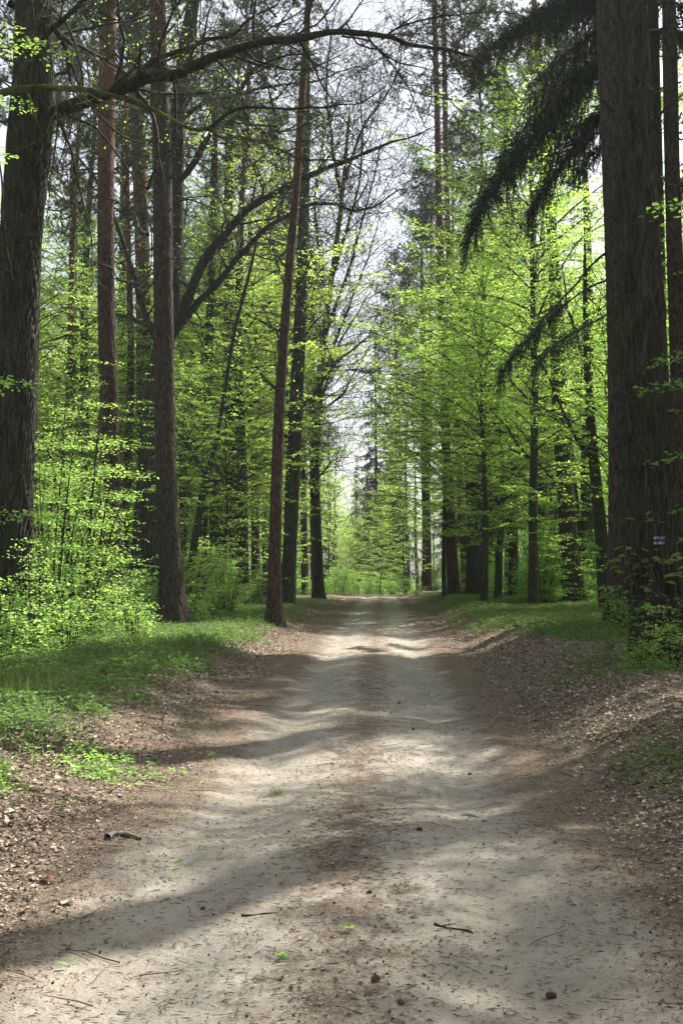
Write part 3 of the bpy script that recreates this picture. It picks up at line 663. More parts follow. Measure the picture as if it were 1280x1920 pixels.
for i, (pts, r0) in enumerate([([(1150, 210, 16.4), (1115, 180, 16.1), (1085, 172, 15.9)], .02), ([(1160, 415, 16.3), (1140, 405, 16.1), (1142, 410, 16)], .025), ([(1166, 560, 16.2), (1185, 555, 16), (1215, 580, 15.9), (1225, 600, 15.9)], .015), ([(1215, 250, 16.3), (1250, 200, 16), (1290, 170, 15.8)], .03)]):
    limb(r, b, pts, r0, .006, 'twig', 6, 3, .4, 1, 110 + i)
add_crown(r, oak_crown(35, 21, 7, 4.5, 1, (0, 3, 4, 4)), 4.5, .9, .5)
r, b, W, rr = hero_trunk('pine_tree', 'straight reddish grey pine trunk touching the left side of the marked oak', 'tree',
    [(1161, 1180, 56), (1161, 1100, 46), (1162, 950, 44), (1160, 750, 43), (1157, 600, 42), (1150, 350, 44), (1144, 150, 46), (1139, 0, 44)], 27, 'grey_pine', 'pine', 26, 110, .06, .35, 15, dens=.04)
limb(r, b, [(1140, 470, 27), (1105, 500, 26.6), (1070, 540, 26.2), (1020, 600, 25.8), (985, 650, 25.4), (960, 690, 25)], .035, .01, 'twig', 6, 6, .8, 2, 120)
add_crown(r, PC[0], 1, 1, 4)
r, b, W, rr = hero_trunk('pine_tree', 'dark pine trunk at the right edge behind the marked oak', 'tree',
    [(1288, 1175, 44), (1284, 1050, 38), (1278, 850, 36), (1268, 600, 33), (1260, 350, 30), (1255, 100, 28)], 27, 'grey_pine', 'pine', 26, 56, .06, .35, 16, dens=.08)
add_crown(r, PC[1], 0, 1, 5)
r, b, W, rr = hero_trunk('pine_tree', 'slim pine whose red upper trunk shows high above the bright beeches', 'tree',
    [(851, 1122, 25), (847, 1050, 22), (841, 950, 21), (836, 850, 18), (831, 700, 16), (827, 550, 14), (823, 400, 13), (819, 200, 11), (815, 50, 10)], 62, 'pine_bark', 'pine', 38, 30, .05, .12, 17, dens=.12)
add_crown(r, PC[2], 10, 1.2, 2)
for (lab, pts, Y, bk, kd, H, cr, sd, nm) in [
    ('second red pine stem paired close with the slim pine', [(872, 1105, 13), (862, 900, 12), (850, 640, 11), (838, 400, 11), (834, 200, 10), (832, 50, 9)], 74, 'pine_bark', 'pine', 42, (PC[1], 1.55), 81, 'pine_tree'),
    ('leaf covered grey beech trunk right of the slim pine', [(888, 1112, 30), (886, 1000, 26), (882, 880, 24), (876, 760, 20), (868, 600, 17), (866, 450, 12)], 60, 'beech_bark', 'beech', 18, (BC[0], 1.15), 82, 'beech_tree'),
    ('thin dark curving beech standing midway along the right verge', [(932, 1128, 14), (936, 1030, 12), (941, 930, 11), (939, 820, 10), (934, 700, 9), (930, 560, 7)], 52, 'beech_bark', 'beech', 15, (BC[1], 1.05), 83, 'beech_tree'),
    ('dark trunk in the leaves between thin curving and stout brown trees', [(1018, 1108, 26), (1018, 1000, 22), (1017, 900, 20), (1012, 750, 17), (1005, 550, 14)], 62, 'beech_bark', 'beech', 20, (BC[0], 1.2), 84, 'beech_tree'),
    ('stout brown pine trunk with a stick against its foot', [(1074, 1133, 44), (1068, 1050, 36), (1062, 950, 33), (1052, 820, 30), (1045, 700, 27), (1038, 500, 22), (1020, 250, 18), (1008, 100, 16)], 46, 'grey_pine', 'pine', 26, (PC[2], 1.1), 85, 'pine_tree'),
    ('slim leaning dark trunk behind the stout brown pine', [(1092, 1120, 20), (1086, 1020, 16), (1072, 900, 15), (1060, 760, 13), (1050, 600, 10)], 54, 'beech_bark', 'beech', 16, (BC[1], 1.1), 86, 'beech_tree'),
    ('dark beech leaning left in front of the reddish grey pine', [(1140, 1150, 32), (1132, 1080, 26), (1124, 980, 24), (1114, 880, 21), (1104, 760, 17), (1098, 640, 12), (1096, 520, 8)], 38, 'beech_bark', 'beech', 12, (BC[3], 1.2), 87, 'beech_tree'),
    ('thin straight stem between the brown pine and leaning beech', [(1112, 1110, 14), (1110, 950, 12), (1102, 750, 9)], 56, 'beech_bark', 'beech', 14, (BC[1], 1), 88, 'beech_tree'),
    ('distant grey pine trunk nearest the right verge where the track ends', [(802, 1092, 16), (800, 950, 13), (796, 800, 12), (792, 600, 10)], 90, 'grey_pine', 'pine', 30, (PC[0], 1.1), 89, 'pine_tree'),
    ]:
    r, b, W, rr = hero_trunk(nm, lab, 'tree', pts, Y, bk, kd, H, 24, .05, .12, sd, dens=.12)
    add_crown(r, cr[0], (2 if nm == 'pine_tree' else 0), cr[1], sd)
    if sd == 87:
        limb(r, b, [(1110, 860, 38), (1078, 820, 37.6), (1055, 770, 37.3), (1025, 700, 37), (995, 655, 36.7)], .08, .02, 'beech_bark', 8, 8, 1.2, 2, 130, leafk=3)
        limb(r, b, [(1100, 700, 38), (1082, 630, 37.8), (1060, 570, 37.5), (1050, 500, 37.3)], .06, .015, 'beech_bark', 8, 8, 1.2, 2, 131, leafk=3)
    if sd == 85:
        limb(r, b, [(1060, 940, 46), (1020, 880, 45), (985, 850, 44.4), (950, 800, 43.8), (920, 760, 43.4)], .07, .015, 'twig', 7, 9, 1.4, 2, 132, leafk=2)
# dark spruce whose boughs hang into the frame at the upper right
r, b, W, rr = hero_trunk('spruce_tree', 'dark spruce with heavy drooping boughs hanging in front of the bright leaves', 'tree',
    [(1236, 1165, 46), (1234, 1050, 43), (1232, 850, 41), (1229, 600, 39), (1226, 400, 36), (1222, 200, 33), (1218, 0, 30)], 30.5, 'spruce_bark', 'pine', 26, 56, .05, .3, 18, dens=.08)
g = np.random.default_rng(181)
SB = [([(1220, 95, 22), (1130, 120, 21), (1060, 190, 20.6), (1000, 262, 20.2), (945, 330, 20), (902, 395, 19.8), (880, 440, 19.8)], .62, 1.0),
      ([(1222, 170, 22), (1130, 215, 21.5), (1078, 280, 21), (1030, 345, 20.7), (992, 400, 20.5)], .5, 1.0),
      ([(1222, -30, 22), (1130, -20, 20.8), (1050, 10, 20.3), (980, 50, 20), (920, 90, 19.8), (890, 120, 19.7)], .5, .9),
      ([(1222, 20, 22), (1150, 40, 22), (1090, 80, 22), (1040, 120, 22.2), (1000, 160, 22.5)], .6, .9),
      ([(1222, -60, 22), (1140, -40, 23), (1060, -10, 23.6), (1000, 30, 24)], .6, .9),
      ([(1225, 250, 22), (1160, 260, 21), (1110, 290, 20.7), (1080, 330, 20.5)], .35, .7),
      ([(1222, 60, 22), (1260, 60, 21), (1300, 90, 20)], .5, .8), ([(1222, 330, 22), (1260, 340, 21), (1300, 380, 20)], .35, .6)]
for i, (pts, hang, dn) in enumerate(SB):
    mb = MB(); lf = []; P = resample([px(p[0], p[1], p[2] + 8.5) - b for p in pts], 14); L = np.linalg.norm(np.diff(P, axis=0), axis=1).sum()
    tube(mb, P, np.linspace(.045, .01, 14), 6, 0)
    spruce_bough(g, mb, lf, P, L, hang * 1.6, .036, .042, dn * 1.9); flush(mb, lf, 1, wr=.24, shape='needle')
    obj('bough', mb.mesh('bough', [M['twig'], M['spruce_needle']]), r)
pts = [(1140, 470, 25.6), (1090, 545, 25.2), (1040, 600, 25), (985, 650, 24.8), (945, 690, 24.6), (920, 735, 24.4)]
for pts, hang, dn in [([(1228, 500, 22), (1150, 520, 22), (1085, 550, 22), (1030, 600, 22), (975, 655, 21.8), (940, 700, 21.6)], .42, .55), ([(1228, 540, 22), (1120, 600, 22.4), (1050, 640, 22.6), (1000, 690, 22.8)], .35, .4)]:
    mb = MB(); lf = []; P = resample([px(p[0], p[1], p[2] + 8.5) - b for p in pts], 14); L = np.linalg.norm(np.diff(P, axis=0), axis=1).sum()
    tube(mb, P, np.linspace(.035, .008, 14), 6, 0); t = int(8); spruce_bough(g, mb, lf, P[5:], L * .55, hang * 1.5, .034, .042, dn * 3.4); flush(mb, lf, 1, wr=.2, shape='needle')
    obj('bough', mb.mesh('bough', [M['twig'], M['spruce_needle']]), r)
mb = spruce_crown(43, 20, 9.5, 2.8, 60); add_crown(r, mb, 6.0, 1, 0)
print('heroes', round(time.time() - T0, 1), len(bpy.data.objects))

# ------------------------------------------------------------------ the wood behind
def plain_trunk(seed, H, r0, bark, kind, lean=.4):
    g = np.random.default_rng(seed); n = 6; P = np.zeros((n, 3)); P[:, 2] = np.linspace(-.3, H, n); P[1:, :2] = np.cumsum(g.normal(0, lean / n, (n - 1, 2)), 0); P[0, :2] = P[1, :2] * 0
    mb = MB(); bark_tube(mb, P, np.linspace(r0, r0 * .15, n), 14, .04, seed, .35, kind, 0, .3); return mb.mesh('trunk', M[bark])
def proto(name, label, cat, group, trunk, crown):
    r = obj(name, None, loc=(0, 0, -500)); tag(r, label, cat, group); obj('trunk', trunk, r); obj('crown', crown, r); return r
def dup(src, loc, rz, s=1.0, label=None, group=None, zs=1.0):
    r = src.copy(); COL.objects.link(r); r.location = loc; r.rotation_euler = (0, 0, rz); r.scale = (s, s, s * zs)
    if label: r['label'] = label
    if group: r['group'] = group
    for ch in src.children:
        c = ch.copy(); COL.objects.link(c); c.parent = r
        for q in ch.children: d = q.copy(); COL.objects.link(d); d.parent = c
    return r
PR = {
 'beechD': [proto('beech_tree', 'x', 'tree', None, plain_trunk(211, 18, .2, 'beech_bark', 'beech'), beech_crown(25, 20, 5.0, 8.0, 70, .12, .013, twigs=False))],  # extra dense crown, made only for the added shade trees
 'beechT': [proto('beech_tree', 'x', 'tree', None, plain_trunk(201, 19, .19, 'beech_bark', 'beech'), BC[2]), proto('beech_tree', 'x', 'tree', None, plain_trunk(202, 16, .16, 'beech_bark', 'beech'), BC[0])],
 'beechS': [proto('beech_tree', 'x', 'tree', None, plain_trunk(203, 12, .09, 'beech_bark', 'beech'), BC[1]), proto('beech_tree', 'x', 'tree', None, plain_trunk(204, 8.4, .06, 'beech_bark', 'beech'), BC[3])],
 'pine': [proto('pine_tree', 'x', 'tree', None, plain_trunk(205, 23.5, .24, 'pine_bark', 'pine', .8), PC[0]), proto('pine_tree', 'x', 'tree', None, plain_trunk(206, 25.5, .26, 'grey_pine', 'pine', .8), PC[1]), proto('pine_tree', 'x', 'tree', None, plain_trunk(207, 22.5, .2, 'pine_bark', 'pine', .8), PC[2])],
 'spruce': [proto('spruce_tree', 'x', 'tree', None, plain_trunk(208, 25, .24, 'spruce_bark', 'pine', .1), SC[0]), proto('spruce_tree', 'x', 'tree', None, plain_trunk(209, 21, .2, 'spruce_bark', 'pine', .1), SC[1])],
 'oak': [proto('oak_tree', 'x', 'tree', None, plain_trunk(210, 19, .27, 'oak_bark', 'oak', .6), OC[0])],
}
KN = {'beechD': 'dense beech', 'beechT': 'tall beech with layered bright leaves', 'beechS': 'young beech with low layered bright leaves', 'pine': 'tall pine with bare reddish stem', 'spruce': 'dark spruce with hanging boughs', 'oak': 'crooked nearly bare oak'}
rad = {'beechD': 5.0, 'beechT': 5.0, 'beechS': 3.4, 'pine': 3.2, 'spruce': 2.8, 'oak': 5.5}
g = np.random.default_rng(77); used = {}
def place(kind, x, y, s=1.0, label=None, group=None, rz=None, v=None, zs=1.0):
    k = int(g.integers(len(PR[kind]))) if v is None else v; p = PR[kind][k]
    loc = (x, y, float(ground_z(x, y)) - .05); rz = g.uniform(0, 6.28) if rz is None else rz
    side = 'left' if x < road_cx(min(y, 78)) else 'right'; dp = 'deep in the wood' if y > 85 else 'in the wood'
    label = label or '%s %s on the %s of the track' % (KN[kind], dp, side)
    group = group or '%s trees %s, %s of the track' % ({'beechT': 'tall beech', 'beechS': 'young beech'}.get(kind, kind), dp, side)
    if (kind, k) not in used:
        used[(kind, k)] = 1; p.location = loc; p.rotation_euler = (0, 0, rz); p.scale = (s, s, s * zs); p['label'] = label; p['group'] = group; return p
    return dup(p, loc, rz, s, label, group, zs)
spots = [(h[0], h[1], 1.2) for h in HX]
def scatter(kind, n, y0, y1, side, dmin, edge=0.0, pad=7, smin=.85, smax=1.15):
    k = 0; t = 0
    while k < n and t < 4000:
        t += 1; y = y0 + (y1 - y0) * g.uniform(0, 1) ** .8; half = .278 * y + pad; x = g.uniform(-half, half); u = x - road_cx(min(y, 78))
        if (side < 0) != (u < 0): continue
        if abs(u) < (4.2 if u < 0 else 6.0): continue
        s = g.uniform(smin, smax); rr_ = rad[kind] * s
        if x < 0 and x + rr_ > edge - .004 * y: continue
        if x >= 0 and x - rr_ < .2 + .001 * y: continue
        if any((x - a) ** 2 + (y - b_) ** 2 < (dmin + c_) ** 2 / 2 for a, b_, c_ in spots): continue
        spots.append((x, y, dmin)); place(kind, x, y, s); k += 1
for sd in (-1, 1):
    scatter('beechT', 19 if sd < 0 else 5, 50, 90, sd, 3.0); scatter('beechS', 30 if sd < 0 else 15, 38, 85, sd, 2.0); scatter('pine', 12 if sd < 0 else 4, 52, 100, sd, 2.5, smin=.95)
    scatter('spruce', 4 if sd < 0 else 2, 62, 110, sd, 3); scatter('beechT', 14 if sd < 0 else 7, 90, 160, sd, 3.5); scatter('pine', 14, 95, 190, sd, 3); scatter('spruce', 9, 95, 190, sd, 3.5); scatter('oak', 3, 55, 90, sd, 4)
for sd in (-1, 1):
    scatter('spruce', 8, 190, 300, sd, 4, pad=2); scatter('pine', 14, 190, 300, sd, 3.5, pad=2); scatter('beechT', 18, 160, 260, sd, 4, pad=2)
print('wood', round(time.time() - T0, 1), len(bpy.data.objects))
for (u, Y, s, lab) in [(535, 84, 1.15, 'nearly bare oak left of the bare branched tree'), (925, 80, 1.2, 'nearly bare oak behind the thin curving beech'), (300, 60, 1.2, 'nearly bare oak behind the stout grey pine')]:
    p = px(u, 1072, Y); place('oak', p[0], Y, s, lab, None)
# trees that close the view where the track bends away
for (u, Y, kd, v, s, lab) in [
    (705, 128, 'spruce', 0, 1.15, 'tall grey dark spruce right of the far sky gap'), (742, 120, 'spruce', 1, 1.25, 'broad dark spruce second right of the far sky gap'),
    (690, 112, 'spruce', 0, .5, 'low dark tree in front of the far spruces'), (765, 135, 'pine', 1, 1.1, 'far pine behind the right verge end'),
    (600, 118, 'spruce', 1, 1.0, 'small dark spruce left of the far sky gap'), (615, 100, 'beechS', 0, .8, 'leafy young beech overhanging the end of the track from the left'),
    (622, 140, 'pine', 0, .8, 'grey pine at the far end left of the sky gap'), (655, 122, 'beechS', 1, .8, 'pale small tree exactly where the track ends'),
    (668, 170, 'spruce', 1, .85, 'faint distant spruce at the foot of the sky gap'), (735, 104, 'spruce', 1, .7, 'small dark spruce at the right verge end'),
    (712, 94, 'beechS', 1, .8, 'small leafy tree in front of the far dark spruces'), (672, 100, 'beechS', 1, .65, 'smallest leafy tree where the track bends away'), (760, 88, 'beechS', 1, .9, 'bright bushy beech on the far right verge')]:
    p = px(u, 1072, Y); place(kd, p[0], Y, s, lab, None, v=v)
for (u, Y, v, s, lab) in [(800, 104, 0, 1.5, 'tall pine whose crown stands just right of the sky gap'), (905, 70, 1, 1.2, 'tall pine with grey green crown above the thin curving beech'), (960, 58, 2, 1.2, 'tall pine behind the drooping spruce boughs'),
    (1040, 66, 0, 1.25, 'tall pine above the stout brown pine'), (1100, 52, 1, 1.15, 'tall pine behind the reddish grey pine'), (742, 125, 2, 1.5, 'slim far pine over the end of the track'), (860, 92, 0, 1.45, 'far tall pine behind the paired red pines'), (30, 44, 1, 1.0, 'tall pine whose crown fills the sky behind the big left oak'), (110, 50, 0, 1.0, 'tall pine crown left above the reddish pine'), (345, 58, 2, 1.15, 'dim tall pine right behind the stout grey pine'), (455, 48, 1, 1.0, 'tall pine crown above the arching oak limbs'), (225, 47, 2, 1.05, 'tall pine crown between the two front left pines'),
    (500, 70, 2, 1.2, 'tall pine seen through the arching oak limbs'), (420, 64, 0, 1.2, 'tall pine behind the arching oak'), (160, 55, 1, 1.1, 'tall pine between left oak and reddish pine')]:
    p = px(u, 1072, Y); place('pine', p[0], Y, s, lab, None, v=v)
for i, (u, Y, kd, s) in enumerate([(612, 215, 'beechT', .7), (640, 235, 'beechS', 1.1), (662, 205, 'beechS', 1.0), (684, 225, 'beechT', .75), (628, 180, 'beechS', 1.0), (650, 180, 'beechS', .8), (672, 188, 'spruce', .6), (700, 200, 'beechT', .9), (592, 195, 'beechT', 1.0), (645, 260, 'beechT', .8), (668, 275, 'beechT', .75), (690, 260, 'spruce', .8)]):
    p = px(u, 1072, Y); place(kd, p[0], Y, s, 'faint distant tree closing the woodland behind the end of the track', 'faint trees behind the end of the track')
# beeches leaning bright over the right verge
for (u, Y, v, s, lab) in [(832, 57, 2, 1.25, 'bright beech nearest the track on the right'), (905, 47, 0, .85, 'bright beech spreading behind the thin curving trunk'), (1000, 44, 1, 1.0, 'bright beech in front of the stout brown pine'),
                          (905, 72, 2, 1.45, 'bright beech overhanging the far right verge'), (960, 66, 0, 1.15, 'tall bright beech deep behind the right verge')]:
    p = px(u, 1072, Y); place('beechT' if v < 2 else 'beechS', p[0], Y, s, lab, 'bright beeches leaning over the right verge', v=(1, 0, 0)[v])

for (u, Y, kd, s, lab) in [(1330, 36, 'beechS', 1.0, 'bright young beech behind the trunks at the right frame edge'), (1290, 44, 'beechT', .9, 'taller beech seen in the gaps right of the painted oak'), (1340, 29, 'beechS', .8, 'young beech whose leaves show at the right frame edge'), (1262, 54, 'beechT', 1.0, 'tall beech filling the slit between the right trunks'), (905, 49, 'beechS', .9, 'young beech spreading low before the leaf covered trunk'), (792, 90, 'beechT', 1.12, 'beech closing the right side of the sky slit'), (738, 103, 'beechS', 1.2, 'far young beech right behind the end of the track'), (528, 96, 'beechT', 1.05, 'beech closing the left side of the sky slit'), (600, 130, 'beechT', .8, 'far beech low on the left of the sky slit'), (700, 150, 'beechT', .9, 'far beech low on the right of the sky slit')]:
    p = px(u, 1072, Y); place(kd, p[0], Y, s, lab, None)
b = np.array([7.55, 15.05, float(ground_z(7.55, 15.05))]); r = obj('pine_tree', None, loc=b); tag(r, 'straight tall pine just outside the right edge whose trunk shadow crosses the track', 'tree')
mb = MB(); bark_tube(mb, [[0, 0, -.2], [0, .02, 12], [.03, 0, 24], [0, 0, 35]], [.34, .29, .2, .06], 24, .05, 7, .3, 'pine', 0, .2); obj('trunk', mb.mesh('trunk', M['grey_pine']), r); add_crown(r, PC[1], 9, 1.0, 1)
# unseen trees added for shade: on the sunny side, left and behind the camera
for (kd, x, y, s) in [('beechD', 12.0, 25.0, 1.0), ('pine', 13, 8, 1.05), ('beechD', 12.5, 31, 1.1), ('beechD', 12.9, 17.6, 1.0), ('spruce', 10.5, 27, 1.0), ('pine', 7.4, 24.5, 1.15), ('spruce', 15, 35, 1), ('oak', 14.5, 24, 1.1), ('pine', 15.5, 31, 1.0), ('beechS', 13.5, 36, 1.1), 
                      ('beechT', 19, 25, 1.1), ('beechT', 17, 9, 1), ('pine', -10.5, 14, 1), ('beechT', -13, 22, 1), ('pine', -14, 30, 1), ('oak', -9, 7, .9), ('beechT', 10, -6, 1), ('pine', -7, -8, 1), ('beechT', -12, -3, 1), ('pine', 6, -14, 1.0), ('beechT', 2, -24, 1.1), ('beechT', -6, -22, 1.1)]:
    place(kd, x, y, s, KN[kd] + ' added out of view to shade the scene', 'unseen trees added for shade')
for k_, lst in PR.items():
    for i, p in enumerate(lst):
        if (k_, i) not in used:
            for c in list(p.children): bpy.data.objects.remove(c)
            bpy.data.objects.remove(p)

# ------------------------------------------------------------------ shrubs
def shrub_proto(name, st, fo):
    r = obj(name, None, loc=(0, 0, -500)); obj('stems', st, r); obj('foliage', fo, r); return r
SH = [shrub_proto('shrub', *bush(300, 2.0, 1.3, 9, .09)), shrub_proto('shrub', *bush(301, 1.3, 1.2, 9, .08)), shrub_proto('shrub', *bush(302, 3.2, 1.6, 10, .10, nlimb=14)), shrub_proto('shrub', *bush(303, .8, .8, 8, .06, nlimb=8))]
NEAR = [shrub_proto('shrub', *bush(310, 6.2, 2.1, 9, .07, 'shrub', 'leaf', .045, 30)), shrub_proto('shrub', *bush(311, 2.6, 1.2, 8, .068, 'shrub', 'leaf', .05, 12)), shrub_proto('shrub', *bush(312, 1.2, .8, 7, .065, 'shrub', 'leaf', .04, 10)),
        shrub_proto('sapling', *bush(313, 1.6, .6, 2, .085, 'herb', 'leaf', .08, 9))]
usedS = set()
def put(p, x, y, s, label, cat, group, rz=None):
    loc = (x, y, float(ground_z(x, y))); rz = g.uniform(0, 6.28) if rz is None else rz
    if p.name in usedS: o = dup(p, loc, rz, s)
    else: usedS.add(p.name); o = p; o.location = loc; o.rotation_euler = (0, 0, rz); o.scale = (s, s, s)
    o['label'] = label; o['category'] = cat
    if group: o['group'] = group
    elif 'group' in o: del o['group']
    return o
for (u, Y, k, s, lab) in [(150, 26, 0, 1.0, 'tall bright leafy shrub filling the gap between left oak and reddish pine'), (95, 24.5, 0, .8, 'bright shrub spreading close beside the big left oak'),
    (235, 28, 1, .8, 'sunlit bush at the foot of the reddish pine'), (60, 21, 1, .9, 'leafy bush over the roots of the big left oak'), (20, 19.5, 2, 1.2, 'low bush in front of the big left oak'),
    (130, 20.5, 2, 1.1, 'low sunlit bush in front of the tall bright shrub'), (355, 31.5, 2, 1.0, 'little bush at the right foot of the stout grey pine'),
    (165, 30, 0, .95, 'bright shrub behind the tall one left of the reddish pine'), (250, 24, 2, 1.0, 'low leafy bush at the grass edge before the pines'), (-20, 15, 2, 1.0, 'dark low bush at the left frame edge'),
    (430, 36, 2, 1.1, 'small leafy bush before the mossy beech'), (60, 30, 0, 1.1, 'tall shrub behind the big left oak')]:
    p = px(u, 1072, Y); put(NEAR[k], p[0], Y, s, lab, 'shrub', 'leafy shrubs under the left trees')
for (u, Y, k, s, lab) in [(1215, 15.4, 3, .85, 'sapling with a few leaves before the painted oak'), (1262, 14.8, 2, .7, 'low dark sapling at the right foot of the painted oak'), (1170, 25, 2, .9, 'sapling between the painted oak and the pine beside it'),
    (1275, 15.6, 3, 1.6, 'taller leafy sapling at the right frame edge'), (1150, 26, 3, .9, 'thin sapling before the reddish grey pine'), (1200, 14.6, 2, .45, 'tiny seedling bush at the left foot of the painted oak')]:
    p = px(u, 1072, Y); put(NEAR[k], p[0], Y, s, lab, 'sapling', 'saplings around the right oak')
spots2 = []
def shrubs(n, y0, y1, side, ks, dmin=1.3, umin=3.6):
    k = 0; t = 0
    while k < n and t < 4000:
        t += 1; y = g.uniform(y0, y1); half = .278 * y + 4; x = g.uniform(-half, half); u = x - float(road_cx(y))
        if (side < 0) != (u < 0) or abs(u) < umin + .02 * y: continue
        if any((x - a) ** 2 + (y - b_) ** 2 < dmin ** 2 for a, b_ in spots2): continue
        spots2.append((x, y)); sd = 'left' if side < 0 else 'right'
        put(SH[ks[int(g.integers(len(ks)))]], x, y, g.uniform(.8, 1.25), 'leafy green shrub in the undergrowth %s of the track' % sd, 'shrub', 'shrubs in the undergrowth %s of the track' % sd); k += 1
shrubs(50, 33, 60, -1, (0, 1, 2)); shrubs(40, 60, 100, -1, (0, 2)); shrubs(46, 44, 62, 1, (0, 1, 2), umin=5); shrubs(45, 60, 100, 1, (0, 2)); shrubs(12, 28, 45, 1, (3,), umin=6)
for (u, Y, k) in [(625, 84, 1), (640, 92, 0), (668, 96, 0), (690, 94, 1), (712, 97, 0), (735, 92, 1), (655, 104, 2), (700, 108, 2), (612, 78, 3), (760, 84, 1), (780, 78, 3), (600, 72, 1), (640, 110, 2), (725, 110, 2)]:
    p = px(u, 1072, Y); put(SH[k], p[0], Y, 1.1, 'leafy bush closing the view where the track disappears', 'shrub', 'bushes at the end of the track')
print('shrubs', round(time.time() - T0, 1), len(bpy.data.objects))
# leaf sprays hanging into the left edge of the frame
def spray_tree(b, lab, sprays, mat, gap, seed):
    b = np.array([b[0], b[1], float(ground_z(b[0], b[1]))]); r = obj('beech_tree', None, loc=b); tag(r, lab, 'tree')
    mb = MB(); bark_tube(mb, [[0, 0, -.2], [.1, 0, 4], [0, .1, 8], [.2, 0, 12]], [.1, .085, .06, .02], 18, .02, 5, .3, 'beech', 0, .2); obj('trunk', mb.mesh('trunk', M['beech_bark']), r)
    g = np.random.default_rng(seed)
    for i, (pts, n) in enumerate(sprays):
        mb = MB(); lf = []; P = resample([px(*p) - b for p in pts], 9); L = np.linalg.norm(np.diff(P, axis=0), axis=1).sum(); tube(mb, P, np.linspace(.018, .004, 9), 5, 0)
        leafy_limb(g, lf, P, L, .09, .075, .75, gap, .5, .3, mb, .004); flush(mb, lf, 1, shape='leaf'); obj('branch', mb.mesh('branch', [M['twig'], M[mat]]), r)
    add_crown(r, BC[3], 6.5, .7, 0)
spray_tree((-7.6, 17.5), 'bright leaf sprays reaching in from beyond the left edge in front of the oak', [([(-200, 140, 17.5), (-60, 100, 17), (40, 90, 16.8), (120, 105, 16.6)], 1), ([(-200, 250, 17.5), (-60, 200, 17), (20, 190, 16.8), (50, 200, 16.7)], 1), ([(-200, 330, 17.5), (-60, 300, 17.2), (10, 290, 17)], 1), ([(-200, 60, 17.5), (-60, 60, 17), (30, 55, 16.8)], 1), ([(-200, 760, 17.5), (-60, 720, 17.2), (20, 715, 17), (60, 735, 16.9)], 1), ([(-200, 1000, 17.5), (-60, 970, 17.2), (30, 960, 17), (70, 975, 16.9)], 1)], 'shrub', .035, 9)
spray_tree((6.6, 15.0), 'green leaf sprays reaching in from beyond the right edge in front of the painted oak', [([(1420, 800, 15), (1340, 740, 14.8), (1270, 720, 14.6), (1222, 745, 14.5)], 1), ([(1420, 700, 15), (1340, 670, 14.9), (1285, 665, 14.8), (1235, 690, 14.6)], 1), ([(1420, 880, 15), (1340, 850, 14.9), (1290, 850, 14.8), (1250, 870, 14.7)], 1), ([(1420, 430, 15), (1340, 400, 14.9), (1290, 385, 14.8), (1240, 392, 14.7)], 1), ([(1420, 980, 15), (1330, 950, 14.9), (1275, 960, 14.8)], 1), ([(1420, 1050, 15), (1330, 1010, 14.9), (1285, 1020, 14.8)], 1)], 'dark_leaf', .03, 10)

# ------------------------------------------------------------------ ground cover, litter
def scat(g, n, y0, y1, xf, p=1.6):
    y = y0 + (y1 - y0) * g.uniform(0, 1, n) ** p; x = xf(g, y); return x, y
def frus(g, y): return g.uniform(-1, 1, len(y)) * (.285 * y + .6)
g = np.random.default_rng(501)
# dead leaves and chips on the banks
mb = MB(); x, y = scat(g, 340000, 3.6, 48, frus, 1.5); u = x - road_cx(y); a = np.abs(u)
dn = sstep(a, 1.0, 2.2) * (.35 + .65 * sstep(fbm(x * .8, y * .6, 61), -.3, .35)) + .10 * np.exp(-(u / .3) ** 2) * (1 + fbm(x, y * .7, 63)) + .01
dn *= np.where(u < -3.3, .45, 1); k = g.uniform(0, 1, len(x)) < dn; x, y = x[k], y[k]; m = len(x)
ua = np.abs(x - road_cx(y)); P = np.column_stack([x, y, ground_z(x, y) + g.uniform(.002, .016, m)]); D = rdir(g, m, -.12, .2); N = np.array([0, 0, 1.]) + g.normal(0, .3, (m, 3))
s = g.uniform(.012, .05, m) ** 1.0 * (.45 + .55 * sstep(ua, 1.2, 2.2)) * (1 + .02 * y)
for q in range(4):
    kk = (np.arange(m) % 4) == q; leaves(mb, P[kk], D[kk], N[kk], s[kk], 0, (.3, .5, .7, .9)[q], ('diamond', 'leaf', 'diamond', 'leaf')[q] if q != 2 else 'diamond', (.1, .25, -.12, .18)[q])
print('litter', m)
o = obj('leaf_litter', mb.mesh('leaf_litter', M['dead_leaf'])); tag(o, 'brown dead leaves scattered over both banks of the track', 'leaf litter', kind='stuff')
# fine needles and twig bits over the track
mb = MB(); n = 210000; x, y = scat(g, n, 3.6, 30, frus, 1.5); u = x - road_cx(y); dn = .16 + .6 * sstep(fbm(x * 1.5, y, 71), 0, .6) * (np.exp(-(u / .4) ** 2) + sstep(np.abs(u), .9, 1.6)); k = g.uniform(0, 1, n) < dn; x, y = x[k], y[k]; m = len(x)
P = np.column_stack([x, y, ground_z(x, y) + .008]); leaves(mb, P, rdir(g, m, -.06, .1), np.array([0, 0, 1.]) + g.normal(0, .2, (m, 3)), g.uniform(.015, .06, m), 0, .11, 'diamond', .05)
n = 9000; x, y = scat(g, n, 3.6, 26, frus, 1.4); u = x - road_cx(y); kk = g.uniform(0, 1, n) < .3 + .7 * np.exp(-(u / .45) ** 2) + sstep(abs(u), .9, 1.4); x, y = x[kk], y[kk]; n = len(x); P = np.column_stack([x, y, ground_z(x, y) + .006]); leaves(mb, P, rdir(g, n, -.3, .6), rdir(g, n), g.uniform(.005, .02, n), 0, .9, 'diamond', .5)
